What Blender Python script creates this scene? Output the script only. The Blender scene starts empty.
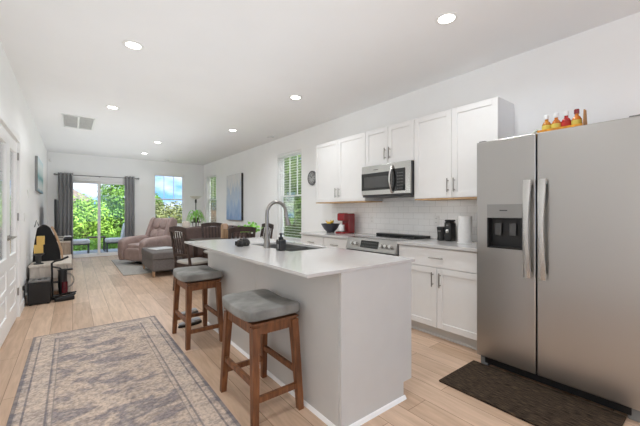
import bpy, bmesh, math, random
import numpy as np
from mathutils import Vector, Matrix, Euler

S = bpy.context.scene
COL = S.collection
PI = math.pi
R = math.radians

# ------------------------------------------------------------------ camera
cam_d = bpy.data.cameras.new('camera')
cam_d.sensor_width = 36.0
cam_d.lens = 18.0
cam_d.clip_start = 0.05
cam_d.shift_y = -1.7 / 640
cam = bpy.data.objects.new('camera', cam_d)
cam.location = (0, 0, 1.25)
cam.rotation_euler = (R(90), 0, -math.atan2(247.5, 320))
COL.objects.link(cam)
S.camera = cam

# ------------------------------------------------------------------ world: blue sky with clouds
W = bpy.data.worlds.new('sky')
S.world = W
W.use_nodes = True
nt = W.node_tree
nt.nodes.clear()
w_out = nt.nodes.new('ShaderNodeOutputWorld')
w_bg = nt.nodes.new('ShaderNodeBackground')
w_bg.inputs['Strength'].default_value = 1.65
w_tc = nt.nodes.new('ShaderNodeTexCoord')
w_map = nt.nodes.new('ShaderNodeMapping')
w_map.inputs['Scale'].default_value = (1.0, 1.0, 2.6)
w_map.inputs['Location'].default_value = (0.35, 0.1, 0.2)
w_noise = nt.nodes.new('ShaderNodeTexNoise')
w_noise.inputs['Scale'].default_value = 5.0
w_noise.inputs['Detail'].default_value = 6.0
w_ramp = nt.nodes.new('ShaderNodeValToRGB')
w_ramp.color_ramp.elements[0].position = 0.42
w_ramp.color_ramp.elements[0].color = (0.16, 0.40, 0.86, 1)
w_ramp.color_ramp.elements[1].position = 0.60
w_ramp.color_ramp.elements[1].color = (0.84, 0.88, 0.95, 1)
nt.links.new(w_tc.outputs['Generated'], w_map.inputs['Vector'])
nt.links.new(w_map.outputs['Vector'], w_noise.inputs['Vector'])
nt.links.new(w_noise.outputs['Fac'], w_ramp.inputs['Fac'])
nt.links.new(w_ramp.outputs['Color'], w_bg.inputs['Color'])
nt.links.new(w_bg.outputs['Background'], w_out.inputs['Surface'])

sun_d = bpy.data.lights.new('sun', 'SUN')
sun_d.energy = 5.0
sun_d.angle = R(3)
sun_d.color = (1.0, 0.95, 0.88)
sun = bpy.data.objects.new('sun', sun_d)
sun.rotation_euler = (R(52), 0, R(20))      # high, from behind the house
COL.objects.link(sun)

# added fill lamp outside an unseen front opening behind the camera
ffill_d = bpy.data.lights.new('front_fill', 'AREA')
ffill_d.shape = 'RECTANGLE'
ffill_d.size = 2.6
ffill_d.size_y = 1.7
ffill_d.energy = 4
ffill_d.color = (0.95, 0.98, 1.0)
ffill = bpy.data.objects.new('front_fill', ffill_d)
ffill.location = (1.4, -3.25, 1.45)
ffill.rotation_euler = (R(90), 0, 0)
COL.objects.link(ffill)

# added up-facing fill lamps that brighten the white ceiling along the whole room
for b_y, b_len, b_w in ((1.6, 7.8, 18.5), (8.0, 4.8, 18.0)):
    cfill_d = bpy.data.lights.new('ceiling_fill', 'AREA')
    cfill_d.shape = 'RECTANGLE'
    cfill_d.size = 2.5
    cfill_d.size_y = b_len
    cfill_d.energy = b_w
    cfill_d.color = (0.90, 0.96, 1.0)
    cfill = bpy.data.objects.new('ceiling_fill', cfill_d)
    cfill.location = (0.9, b_y, 1.95)
    cfill.rotation_euler = (R(180), 0, 0)
    COL.objects.link(cfill)

# another added fill lamp, aimed at the left wall behind the camera
wfill_d = bpy.data.lights.new('wall_fill', 'AREA')
wfill_d.shape = 'RECTANGLE'
wfill_d.size = 1.8
wfill_d.size_y = 1.8
wfill_d.energy = 16
wfill_d.color = (0.90, 0.96, 1.0)
wfill = bpy.data.objects.new('wall_fill', wfill_d)
wfill.location = (0.45, -1.2, 1.35)
wfill.rotation_euler = (0, R(90), 0)
COL.objects.link(wfill)

# added unseen fill lamp behind the glass doors, aimed toward the kitchen
ofc_d = bpy.data.lights.new('office_fill', 'AREA')
ofc_d.shape = 'RECTANGLE'
ofc_d.size = 1.9
ofc_d.size_y = 2.4
ofc_d.energy = 55
ofc_d.color = (0.94, 0.98, 1.0)
ofc = bpy.data.objects.new('office_fill', ofc_d)
ofc.location = (-3.2, 5.2, 1.4)
ofc.rotation_euler = (0, R(-90), 0)
COL.objects.link(ofc)

LAMP_W = 7.5                                # every recessed downlight
LAMP_COL = (0.93, 0.97, 1.0)

S.view_settings.view_transform = 'Standard'
S.view_settings.look = 'None'
S.view_settings.gamma = 1.0
S.view_settings.use_curve_mapping = False
S.view_settings.exposure = 0.27
S.cycles.max_bounces = 12
S.cycles.diffuse_bounces = 7
S.cycles.glossy_bounces = 5
S.cycles.transmission_bounces = 8
S.cycles.transparent_max_bounces = 12
S.cycles.sample_clamp_indirect = 8.0
S.cycles.use_denoising = True

# ------------------------------------------------------------------ materials
MATS = {}

def base_mat(name):
    m = bpy.data.materials.new(name)
    m.use_nodes = True
    b = m.node_tree.nodes['Principled BSDF']
    return m, m.node_tree, b

def lin(c):
    return tuple(((x / 255) / 12.92 if x / 255 <= 0.04045 else ((x / 255 + 0.055) / 1.055) ** 2.4) for x in c) + (1,)

def mat(name, rgb, rough=0.5, metal=0.0, var=0.06, scale=8.0, bump=0.0, bscale=60.0, coat=0.0, stretch=None):
    """plain surface with a small procedural variation of tone"""
    if name in MATS:
        return MATS[name]
    m, t, b = base_mat(name)
    tc = t.nodes.new('ShaderNodeTexCoord')
    mp = t.nodes.new('ShaderNodeMapping')
    if stretch:
        mp.inputs['Scale'].default_value = stretch
    n = t.nodes.new('ShaderNodeTexNoise')
    n.inputs['Scale'].default_value = scale
    n.inputs['Detail'].default_value = 4
    r = t.nodes.new('ShaderNodeValToRGB')
    c = lin(rgb)
    lo = tuple(max(0, x * (1 - var)) for x in c[:3]) + (1,)
    hi = tuple(min(1, x * (1 + var)) for x in c[:3]) + (1,)
    r.color_ramp.elements[0].position = 0.3
    r.color_ramp.elements[1].position = 0.7
    r.color_ramp.elements[0].color = lo
    r.color_ramp.elements[1].color = hi
    t.links.new(tc.outputs['Object'], mp.inputs['Vector'])
    t.links.new(mp.outputs['Vector'], n.inputs['Vector'])
    t.links.new(n.outputs['Fac'], r.inputs['Fac'])
    t.links.new(r.outputs['Color'], b.inputs['Base Color'])
    b.inputs['Roughness'].default_value = rough
    b.inputs['Metallic'].default_value = metal
    b.inputs['Coat Weight'].default_value = coat
    if bump > 0:
        n2 = t.nodes.new('ShaderNodeTexNoise')
        n2.inputs['Scale'].default_value = bscale
        n2.inputs['Detail'].default_value = 3
        bp = t.nodes.new('ShaderNodeBump')
        bp.inputs['Strength'].default_value = bump
        bp.inputs['Distance'].default_value = 0.01
        t.links.new(mp.outputs['Vector'], n2.inputs['Vector'])
        t.links.new(n2.outputs['Fac'], bp.inputs['Height'])
        t.links.new(bp.outputs['Normal'], b.inputs['Normal'])
    MATS[name] = m
    return m

def wood(name, dark, light, scale=14.0, rough=0.45, stretch=(6, 6, 0.7)):
    if name in MATS:
        return MATS[name]
    m, t, b = base_mat(name)
    tc = t.nodes.new('ShaderNodeTexCoord')
    mp = t.nodes.new('ShaderNodeMapping')
    mp.inputs['Scale'].default_value = stretch
    n = t.nodes.new('ShaderNodeTexNoise')
    n.inputs['Scale'].default_value = scale * 0.5
    n.inputs['Detail'].default_value = 6
    n.inputs['Distortion'].default_value = 0.6
    r = t.nodes.new('ShaderNodeValToRGB')
    r.color_ramp.elements[0].position = 0.32
    r.color_ramp.elements[1].position = 0.68
    r.color_ramp.elements[0].color = lin(dark)
    r.color_ramp.elements[1].color = lin(light)
    t.links.new(tc.outputs['Object'], mp.inputs['Vector'])
    t.links.new(mp.outputs['Vector'], n.inputs['Vector'])
    t.links.new(n.outputs['Fac'], r.inputs['Fac'])
    t.links.new(r.outputs['Color'], b.inputs['Base Color'])
    b.inputs['Roughness'].default_value = rough
    MATS[name] = m
    return m

def emis(name, rgb, strength):
    m, t, b = base_mat(name)
    b.inputs['Base Color'].default_value = lin(rgb)
    b.inputs['Emission Color'].default_value = lin(rgb)
    b.inputs['Emission Strength'].default_value = strength
    MATS[name] = m
    return m

def glass(name, tint=(1, 1, 1), refl=0.08):
    """thin window glass: mostly clear, a little mirror"""
    m = bpy.data.materials.new(name)
    m.use_nodes = True
    t = m.node_tree
    t.nodes.clear()
    o = t.nodes.new('ShaderNodeOutputMaterial')
    tr = t.nodes.new('ShaderNodeBsdfTransparent')
    tr.inputs['Color'].default_value = tint + (1,)
    g = t.nodes.new('ShaderNodeBsdfGlossy')
    g.inputs['Roughness'].default_value = 0.02
    fr = t.nodes.new('ShaderNodeFresnel')
    fr.inputs['IOR'].default_value = 1.45
    ml = t.nodes.new('ShaderNodeMath')
    ml.operation = 'MULTIPLY'
    ml.inputs[1].default_value = refl * 10
    mx = t.nodes.new('ShaderNodeMixShader')
    t.links.new(fr.outputs['Fac'], ml.inputs[0])
    t.links.new(ml.outputs[0], mx.inputs['Fac'])
    t.links.new(tr.outputs[0], mx.inputs[1])
    t.links.new(g.outputs[0], mx.inputs[2])
    t.links.new(mx.outputs[0], o.inputs['Surface'])
    MATS[name] = m
    return m

def floor_mat():
    m, t, b = base_mat('oak_planks')
    tc = t.nodes.new('ShaderNodeTexCoord')
    mp = t.nodes.new('ShaderNodeMapping')
    mp.inputs['Rotation'].default_value = (0, 0, R(90))
    br = t.nodes.new('ShaderNodeTexBrick')
    br.offset = 0.37
    br.inputs['Scale'].default_value = 1.0
    br.inputs['Brick Width'].default_value = 1.25
    br.inputs['Row Height'].default_value = 0.185
    br.inputs['Mortar Size'].default_value = 0.0018
    br.inputs['Mortar Smooth'].default_value = 0.2
    br.inputs['Bias'].default_value = 0.0
    br.inputs['Color1'].default_value = lin((218, 190, 166))
    br.inputs['Color2'].default_value = lin((194, 164, 138))
    br.inputs['Mortar'].default_value = lin((128, 100, 76))
    mp2 = t.nodes.new('ShaderNodeMapping')
    mp2.inputs['Scale'].default_value = (9, 0.9, 1)
    n = t.nodes.new('ShaderNodeTexNoise')
    n.inputs['Scale'].default_value = 3.0
    n.inputs['Detail'].default_value = 8
    n.inputs['Distortion'].default_value = 0.8
    r = t.nodes.new('ShaderNodeValToRGB')
    r.color_ramp.elements[0].position = 0.3
    r.color_ramp.elements[1].position = 0.72
    r.color_ramp.elements[0].color = (0.80, 0.77, 0.74, 1)
    r.color_ramp.elements[1].color = (1.07, 1.07, 1.07, 1)
    mx = t.nodes.new('ShaderNodeMix')
    mx.data_type = 'RGBA'
    mx.blend_type = 'MULTIPLY'
    mx.inputs['Factor'].default_value = 1.0
    t.links.new(tc.outputs['Object'], mp.inputs['Vector'])
    t.links.new(mp.outputs['Vector'], br.inputs['Vector'])
    t.links.new(tc.outputs['Object'], mp2.inputs['Vector'])
    t.links.new(mp2.outputs['Vector'], n.inputs['Vector'])
    t.links.new(n.outputs['Fac'], r.inputs['Fac'])
    t.links.new(br.outputs['Color'], mx.inputs['A'])
    t.links.new(r.outputs['Color'], mx.inputs['B'])
    t.links.new(mx.outputs['Result'], b.inputs['Base Color'])
    b.inputs['Roughness'].default_value = 0.42
    return m

def tile_mat():
    m, t, b = base_mat('subway_tile')
    tc = t.nodes.new('ShaderNodeTexCoord')
    sp = t.nodes.new('ShaderNodeSeparateXYZ')
    cb = t.nodes.new('ShaderNodeCombineXYZ')
    br = t.nodes.new('ShaderNodeTexBrick')
    br.inputs['Scale'].default_value = 1.0
    br.inputs['Brick Width'].default_value = 0.155
    br.inputs['Row Height'].default_value = 0.077
    br.inputs['Mortar Size'].default_value = 0.0016
    br.inputs['Color1'].default_value = lin((248, 248, 247))
    br.inputs['Color2'].default_value = lin((245, 245, 244))
    br.inputs['Mortar'].default_value = lin((214, 214, 212))
    t.links.new(tc.outputs['Object'], sp.inputs[0])
    t.links.new(sp.outputs['Y'], cb.inputs['X'])
    t.links.new(sp.outputs['Z'], cb.inputs['Y'])
    t.links.new(cb.outputs[0], br.inputs['Vector'])
    t.links.new(br.outputs['Color'], b.inputs['Base Color'])
    b.inputs['Roughness'].default_value = 0.15
    return m

def rug_mat(name, hx, hy, tones, border, b_in=(0.03, 0.19), scale=2.3):
    """woven rug: worn mottled field, a paler band and thin border lines; object coordinates, centre at origin"""
    m, t, b = base_mat(name)
    N = t.nodes.new
    L = t.links.new
    tc = N('ShaderNodeTexCoord')
    mp = N('ShaderNodeMapping')
    mp.inputs['Scale'].default_value = (1.0, 1.7, 1)
    n = N('ShaderNodeTexNoise')
    n.inputs['Scale'].default_value = scale
    n.inputs['Detail'].default_value = 9
    n.inputs['Roughness'].default_value = 0.72
    n.inputs['Distortion'].default_value = 0.25
    r = N('ShaderNodeValToRGB')
    r.color_ramp.elements[0].position = 0.28
    r.color_ramp.elements[0].color = lin(tones[0])
    r.color_ramp.elements[1].position = 0.74
    r.color_ramp.elements[1].color = lin(tones[-1])
    for k, c in enumerate(tones[1:-1]):
        e = r.color_ramp.elements.new(0.28 + 0.46 * (k + 1) / (len(tones) - 1))
        e.color = lin(c)
    n2 = N('ShaderNodeTexVoronoi')
    n2.inputs['Scale'].default_value = 24
    n2b = N('ShaderNodeTexNoise')
    n2b.inputs['Scale'].default_value = 55
    n2b.inputs['Detail'].default_value = 5
    L(tc.outputs['Object'], n2b.inputs['Vector'])
    L(tc.outputs['Object'], mp.inputs['Vector'])
    L(mp.outputs['Vector'], n.inputs['Vector'])
    L(mp.outputs['Vector'], n2.inputs['Vector'])
    L(n.outputs['Fac'], r.inputs['Fac'])
    sp = N('ShaderNodeSeparateXYZ')
    L(tc.outputs['Object'], sp.inputs[0])
    def math_(op, a, bb):
        q = N('ShaderNodeMath')
        q.operation = op
        for i, v in enumerate((a, bb)):
            if v is None:
                continue
            if isinstance(v, (int, float)):
                q.inputs[i].default_value = v
            else:
                L(v, q.inputs[i])
        return q.outputs[0]
    dx = math_('SUBTRACT', hx, math_('ABSOLUTE', sp.outputs['X'], None))
    dy = math_('SUBTRACT', hy, math_('ABSOLUTE', sp.outputs['Y'], None))
    d = math_('MINIMUM', dx, dy)
    band = N('ShaderNodeValToRGB')
    band.color_ramp.interpolation = 'CONSTANT'
    cr = band.color_ramp
    cr.elements[0].position = 0.0
    cr.elements[0].color = (0.0, 0.0, 0.0, 1)
    cr.elements[1].position = 0.03
    cr.elements[1].color = (0.5, 0.5, 0.5, 1)
    for p, v in ((0.055, 0.05), (0.07, 0.70), (0.17, 0.0), (0.185, 0.55), (0.21, 0.0)):
        e = cr.elements.new(p)
        e.color = (v, v, v, 1)
    L(d, band.inputs['Fac'])
    mx = N('ShaderNodeMix')
    mx.data_type = 'RGBA'
    mx.inputs['B'].default_value = lin(border)
    worn = math_('MULTIPLY', band.outputs['Color'], math_('ADD', 0.35, n2b.outputs['Fac']))
    L(worn, mx.inputs['Factor'])
    L(r.outputs['Color'], mx.inputs['A'])
    lines = N('ShaderNodeValToRGB')
    lines.color_ramp.interpolation = 'CONSTANT'
    le = lines.color_ramp
    le.elements[0].position = 0.0
    le.elements[0].color = (0.8, 0.8, 0.8, 1)
    le.elements[1].position = 0.02
    le.elements[1].color = (0, 0, 0, 1)
    for p, v in ((0.055, 0.75), (0.068, 0.0), (0.165, 0.75), (0.178, 0.0), (0.20, 0.6), (0.21, 0.0)):
        e = le.elements.new(p)
        e.color = (v, v, v, 1)
    L(d, lines.inputs['Fac'])
    mxl = N('ShaderNodeMix')
    mxl.data_type = 'RGBA'
    mxl.inputs['B'].default_value = lin((100, 98, 106))
    L(math_('MULTIPLY', lines.outputs['Color'], math_('ADD', 0.25, n2b.outputs['Fac'])), mxl.inputs['Factor'])
    L(mx.outputs['Result'], mxl.inputs['A'])
    mx2 = N('ShaderNodeMix')
    mx2.data_type = 'RGBA'
    mx2.blend_type = 'MULTIPLY'
    mx2.inputs['Factor'].default_value = 0.6
    rr = N('ShaderNodeValToRGB')
    rr.color_ramp.elements[0].position = 0.32
    rr.color_ramp.elements[0].color = (0.42, 0.41, 0.43, 1)
    rr.color_ramp.elements[1].position = 0.62
    rr.color_ramp.elements[1].color = (1.2, 1.2, 1.2, 1)
    L(n2b.outputs['Fac'], rr.inputs['Fac'])
    L(mxl.outputs['Result'], mx2.inputs['A'])
    L(rr.outputs['Color'], mx2.inputs['B'])
    L(mx2.outputs['Result'], b.inputs['Base Color'])
    b.inputs['Roughness'].default_value = 0.95
    return m

def ramp_mat(name, stops, axis='Z', lo=0, hi=1, noise=0.15, nscale=6, rough=0.8):
    """colour bands along one object axis, roughened with noise (paintings)"""
    m, t, b = base_mat(name)
    N = t.nodes.new
    L = t.links.new
    tc = N('ShaderNodeTexCoord')
    sp = N('ShaderNodeSeparateXYZ')
    L(tc.outputs['Object'], sp.inputs[0])
    mr = N('ShaderNodeMapRange')
    mr.inputs['From Min'].default_value = lo
    mr.inputs['From Max'].default_value = hi
    L(sp.outputs[axis], mr.inputs['Value'])
    n = N('ShaderNodeTexNoise')
    n.inputs['Scale'].default_value = nscale
    n.inputs['Detail'].default_value = 6
    mp = N('ShaderNodeMapping')
    mp.inputs['Scale'].default_value = (3.2, 3.2, 0.8)
    L(tc.outputs['Object'], mp.inputs['Vector'])
    L(mp.outputs['Vector'], n.inputs['Vector'])
    ma = N('ShaderNodeMath')
    ma.operation = 'MULTIPLY_ADD'
    ma.inputs[1].default_value = noise * 2
    L(n.outputs['Fac'], ma.inputs[0])
    sb = N('ShaderNodeMath')
    sb.operation = 'SUBTRACT'
    sb.inputs[1].default_value = noise
    L(mr.outputs['Result'], sb.inputs[0])
    L(sb.outputs[0], ma.inputs[2])
    r = N('ShaderNodeValToRGB')
    r.color_ramp.elements[0].position = stops[0][0]
    r.color_ramp.elements[0].color = lin(stops[0][1])
    r.color_ramp.elements[1].position = stops[-1][0]
    r.color_ramp.elements[1].color = lin(stops[-1][1])
    for p, c in stops[1:-1]:
        e = r.color_ramp.elements.new(p)
        e.color = lin(c)
    L(ma.outputs[0], r.inputs['Fac'])
    L(r.outputs['Color'], b.inputs['Base Color'])
    b.inputs['Roughness'].default_value = rough
    return m

def steel_mat(name, rgb, rough, wave=0.0):
    m, t, b = base_mat(name)
    N = t.nodes.new
    L = t.links.new
    tc = N('ShaderNodeTexCoord')
    mp = N('ShaderNodeMapping')
    mp.inputs['Scale'].default_value = (1, 0.12, 110)
    n = N('ShaderNodeTexNoise')
    n.inputs['Scale'].default_value = 3
    n.inputs['Detail'].default_value = 3
    mr = N('ShaderNodeMapRange')
    mr.inputs['To Min'].default_value = rough * 0.93
    mr.inputs['To Max'].default_value = rough * 1.08
    L(tc.outputs['Object'], mp.inputs['Vector'])
    L(mp.outputs['Vector'], n.inputs['Vector'])
    L(n.outputs['Fac'], mr.inputs['Value'])
    L(mr.outputs['Result'], b.inputs['Roughness'])
    b.inputs['Base Color'].default_value = lin(rgb)
    b.inputs['Metallic'].default_value = 1.0
    if wave:
        mp2 = N('ShaderNodeMapping')
        mp2.inputs['Scale'].default_value = (1, 1.0, 2.4)
        n2 = N('ShaderNodeTexNoise')
        n2.inputs['Scale'].default_value = 1.3
        n2.inputs['Detail'].default_value = 0
        bp = N('ShaderNodeBump')
        bp.inputs['Strength'].default_value = wave
        bp.inputs['Distance'].default_value = 0.02
        L(tc.outputs['Object'], mp2.inputs['Vector'])
        L(mp2.outputs['Vector'], n2.inputs['Vector'])
        L(n2.outputs['Fac'], bp.inputs['Height'])
        L(bp.outputs['Normal'], b.inputs['Normal'])
    MATS[name] = m
    return m

WALL = mat('wall_paint', (247, 247, 246), 0.85, var=0.015, scale=2)
CEIL = mat('ceiling_paint', (244, 244, 244), 0.9, var=0.01, scale=2)
TRIM = mat('white_trim', (248, 248, 247), 0.4, var=0.01)
CAB = mat('cabinet_white', (232, 231, 229), 0.42, var=0.012)
ISL = mat('island_grey_paint', (205, 205, 203), 0.45, var=0.015)
QUARTZ = mat('white_quartz', (202, 200, 198), 0.10, var=0.02, scale=25)
STEEL = steel_mat('brushed_steel', (182, 180, 177), 0.30, wave=0.10)
STEEL2 = steel_mat('polished_steel', (205, 204, 201), 0.20)
NICKEL = mat('brushed_nickel', (160, 157, 152), 0.28, 1.0, var=0.03)
DARKGREY = mat('charcoal_plastic', (52, 52, 53), 0.45)
GREYPL = mat('grey_plastic', (120, 120, 119), 0.45)
BLACK = mat('black_plastic', (22, 22, 23), 0.35)
BLACKGLOSS = mat('black_glass', (14, 14, 15), 0.08, coat=0.5)
GREYGLASS = mat('smoked_glass', (70, 70, 70), 0.12, coat=0.3)
BLACKSOFT = mat('black_cloth', (26, 26, 27), 0.9, var=0.2, scale=40)
WALNUT = wood('walnut_wood', (92, 54, 29), (138, 88, 52), 16)
DARKWOOD = wood('espresso_wood', (44, 32, 28), (72, 55, 48), 16)
TANWOOD = wood('tan_wood', (168, 130, 98), (200, 165, 132), 12)
GREYWOOD = wood('weathered_wood', (150, 134, 118), (186, 170, 152), 10, 0.6)
WHITEWASH = wood('whitewashed_wood', (196, 184, 172), (224, 214, 202), 10, 0.6)
PLY = wood('cabinet_underside_wood', (206, 166, 120), (226, 190, 146), 10, 0.5)
FAB = mat('grey_upholstery', (140, 139, 135), 0.95, var=0.3, scale=7, bump=0.35, bscale=140)
OTT = mat('slate_fabric', (112, 107, 105), 0.95, var=0.12, scale=30, bump=0.3, bscale=160)
SOFA = mat('brown_fabric', (98, 82, 78), 0.9, var=0.12, scale=14, bump=0.2, bscale=80)
MAUVE = mat('taupe_leather', (168, 146, 140), 0.45, var=0.14, scale=9, bump=0.35, bscale=26)
CURT = mat('grey_curtain', (158, 158, 160), 0.9, var=0.06, scale=30)
RED = mat('red_gloss', (132, 8, 18), 0.22, var=0.05, coat=0.4)
WHITE = mat('white_plastic', (236, 236, 234), 0.4, var=0.01)
PAPER = mat('white_paper', (232, 231, 229), 0.9, var=0.03, scale=40, bump=0.2, bscale=200)
LEAF = mat('leaf_green', (124, 168, 66), 0.6, var=0.45, scale=1.6)
LEAFB = mat('bright_leaf_green', (158, 200, 78), 0.6, var=0.35, scale=1.8)
LEAFD = mat('deep_leaf_green', (158, 186, 116), 0.65, var=0.5, scale=1.5)
LEAFO = mat('olive_leaf', (142, 148, 92), 0.65, var=0.4, scale=1.5)
HOUSEP = mat('houseplant_green', (150, 212, 96), 0.5, var=0.3, scale=12)
BARK = wood('bark', (70, 54, 42), (110, 90, 72), 8, 0.9)
GRASS = mat('lawn_green', (118, 150, 62), 0.95, var=0.35, scale=5)
CONC = mat('concrete', (176, 172, 168), 0.85, var=0.08, scale=5)
TERRA = mat('dark_pot', (60, 48, 42), 0.5)
YEL = mat('yellow_card', (222, 186, 104), 0.6, var=0.08)
CARD = mat('brown_card', (176, 126, 74), 0.8, var=0.06)
GLASS = glass('window_glass')
LENS = emis('lamp_lens', (255, 250, 240), 9.0)
STRIPE = mat('slate_blue_stripe', (120, 128, 150), 0.8, var=0.2, scale=20)

# ------------------------------------------------------------------ mesh builder
class MB:
    def __init__(self):
        self.bm = bmesh.new()

    def _xf(self, verts, rot=None, loc=None):
        if rot is not None:
            m = Euler(rot).to_matrix()
            for v in verts:
                v.co = m @ v.co
        if loc is not None:
            lv = Vector(loc)
            for v in verts:
                v.co += lv

    def box(self, c, s, bev=0.0, rot=None, seg=2):
        r = bmesh.ops.create_cube(self.bm, size=1.0)
        vs = r['verts']
        for v in vs:
            v.co = Vector((v.co.x * s[0], v.co.y * s[1], v.co.z * s[2]))
        if bev > 0:
            bev = min(bev, min(s) * 0.49)
            es = list({e for v in vs for e in v.link_edges})
            g = bmesh.ops.bevel(self.bm, geom=es, offset=bev, segments=seg, affect='EDGES', profile=0.5)
            vs = list({v for f in g['faces'] for v in f.verts} | {v for v in vs if v.is_valid})
        self._xf(vs, rot, c)
        return self

    def bx(self, x0, x1, y0, y1, z0, z1, bev=0.0, seg=2):
        return self.box(((x0 + x1) / 2, (y0 + y1) / 2, (z0 + z1) / 2), (abs(x1 - x0), abs(y1 - y0), abs(z1 - z0)), bev, seg=seg)

    def ring(self, pts):
        return [self.bm.verts.new(p) for p in pts]

    def loft(self, rings, cap=True, close=True):
        vr = [self.ring(r) for r in rings]
        n = len(vr[0])
        for a, b in zip(vr, vr[1:]):
            for i in range(n if close else n - 1):
                j = (i + 1) % n
                try:
                    self.bm.faces.new((a[i], a[j], b[j], b[i]))
                except ValueError:
                    pass
        if cap and close:
            for q in (list(reversed(vr[0])), vr[-1]):
                try:
                    self.bm.faces.new(q)
                except ValueError:
                    pass
        return self

    def lathe(self, prof, c=(0, 0, 0), n=24, cap=True):
        rings = [[(c[0] + max(r, 1e-4) * math.cos(2 * PI * k / n), c[1] + max(r, 1e-4) * math.sin(2 * PI * k / n), c[2] + z) for k in range(n)] for r, z in prof]
        return self.loft(rings, cap)

    def tube(self, pts, r, n=8, cap=True):
        P = [Vector(p) for p in pts]
        rr = r if isinstance(r, (list, tuple)) else [r] * len(P)
        rings = []
        up = None
        for i, p in enumerate(P):
            d = (P[min(i + 1, len(P) - 1)] - P[max(i - 1, 0)]).normalized()
            if up is None:
                up = Vector((0, 0, 1)) if abs(d.z) < 0.9 else Vector((1, 0, 0))
            a = d.cross(up)
            if a.length < 1e-5:
                a = d.cross(Vector((0, 1, 0)))
            a.normalize()
            b = a.cross(d).normalized()
            up = b
            rings.append([p + (a * math.cos(2 * PI * k / n) + b * math.sin(2 * PI * k / n)) * rr[i] for k in range(n)])
        return self.loft(rings, cap)

    def bar(self, p0, p1, w0, d0, w1=None, d1=None, side=(0, 1, 0)):
        """square-section bar from p0 to p1 with taper, level ends"""
        w1 = w0 if w1 is None else w1
        d1 = d0 if d1 is None else d1
        P0, P1 = Vector(p0), Vector(p1)
        d = (P1 - P0).normalized()
        s = Vector(side)
        s = (s - d * s.dot(d)).normalized()
        t = d.cross(s)
        rings = []
        for P, w, dd in ((P0, w0, d0), (P1, w1, d1)):
            rings.append([P + s * (a * w / 2) + t * (b * dd / 2) for a, b in ((-1, -1), (1, -1), (1, 1), (-1, 1))])
        return self.loft(rings)

    def leg(self, b, t, wb, wt):
        """leg with level top and bottom"""
        rings = []
        for P, w in ((b, wb), (t, wt)):
            rings.append([(P[0] + sx * w / 2, P[1] + sy * w / 2, P[2]) for sx, sy in ((-1, -1), (1, -1), (1, 1), (-1, 1))])
        return self.loft(rings)

    def prism(self, poly, axis, a, b):
        def P(u, v, w):
            return {'x': (w, u, v), 'y': (u, w, v), 'z': (u, v, w)}[axis]
        return self.loft([[P(u, v, a) for u, v in poly], [P(u, v, b) for u, v in poly]])

    def puff(self, c, s, e1=0.45, e2=0.45, rot=None, n=24, m=14):
        """superellipsoid: a plump cushion; s = full size"""
        def sg(v, e):
            return math.copysign(abs(v) ** e, v)
        rings = []
        for i in range(m + 1):
            ph = -PI / 2 + PI * i / m
            cp, sp_ = math.cos(ph), math.sin(ph)
            cp = max(cp, 1e-3)
            rings.append([Vector((s[0] / 2 * sg(cp, e1) * sg(math.cos(2 * PI * k / n), e2),
                                  s[1] / 2 * sg(cp, e1) * sg(math.sin(2 * PI * k / n), e2),
                                  s[2] / 2 * sg(sp_, e1))) for k in range(n)])
        if rot is not None:
            mm = Euler(rot).to_matrix()
            rings = [[mm @ v for v in r] for r in rings]
        cv = Vector(c)
        return self.loft([[v + cv for v in r] for r in rings])

    def build(self, name, material, parent=None, ang=40, smooth=True):
        me = bpy.data.meshes.new(name)
        bmesh.ops.recalc_face_normals(self.bm, faces=self.bm.faces)
        self.bm.to_mesh(me)
        self.bm.free()
        me.materials.append(material)
        if smooth:
            me.polygons.foreach_set('use_smooth', [True] * len(me.polygons))
            me.set_sharp_from_angle(angle=R(ang))
        o = bpy.data.objects.new(name, me)
        COL.objects.link(o)
        if smooth:
            o.modifiers.new('even_normals', 'WEIGHTED_NORMAL').keep_sharp = True
        if parent is not None:
            o.parent = parent
        return o

def tag(o, label=None, cat=None, group=None, kind=None):
    if label:
        o['label'] = label
    if cat:
        o['category'] = cat
    if group:
        o['group'] = group
    if kind:
        o['kind'] = kind
    return o

def thing(name, label, cat, loc=(0, 0, 0), rz=0.0, group=None):
    o = bpy.data.objects.new(name, None)
    o.empty_display_size = 0.1
    o.location = loc
    o.rotation_euler = (0, 0, rz)
    COL.objects.link(o)
    return tag(o, label, cat, group)

def single(mb, name, material, label, cat, group=None, loc=None, rz=0, **k):
    o = mb.build(name, material, **k)
    if loc:
        o.location = loc
        o.rotation_euler = (0, 0, rz)
    return tag(o, label, cat, group)

def struct(o):
    o['kind'] = 'structure'
    return o

def copy_tree(root, loc, rz, label, group=None):
    def rec(o, par):
        c = o.copy()
        COL.objects.link(c)
        if par is not None:
            c.parent = par
        for ch in list(o.children):
            rec(ch, c)
        return c
    r = rec(root, None)
    r.location = loc
    r.rotation_euler = (0, 0, rz)
    r['label'] = label
    if group:
        r['group'] = group
    return r

def cut(o, boxes):
    """carve box-shaped holes out of a mesh for good"""
    o.modifiers.clear()
    for b in boxes:
        m = MB().bx(*b)
        me = bpy.data.meshes.new('cutter')
        m.bm.to_mesh(me)
        m.bm.free()
        c = bpy.data.objects.new('cutter', me)
        COL.objects.link(c)
        md = o.modifiers.new('hole', 'BOOLEAN')
        md.operation = 'DIFFERENCE'
        md.solver = 'EXACT'
        md.object = c
        bpy.context.view_layer.update()
        dg = bpy.context.evaluated_depsgraph_get()
        new = bpy.data.meshes.new_from_object(o.evaluated_get(dg))
        o.modifiers.clear()
        old = o.data
        o.data = new
        new.name = old.name
        bpy.data.meshes.remove(old)
        bpy.data.objects.remove(c)
        bpy.data.meshes.remove(me)
    o.data.set_sharp_from_angle(angle=R(40))
    o.modifiers.new('even_normals', 'WEIGHTED_NORMAL').keep_sharp = True
    return o

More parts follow.
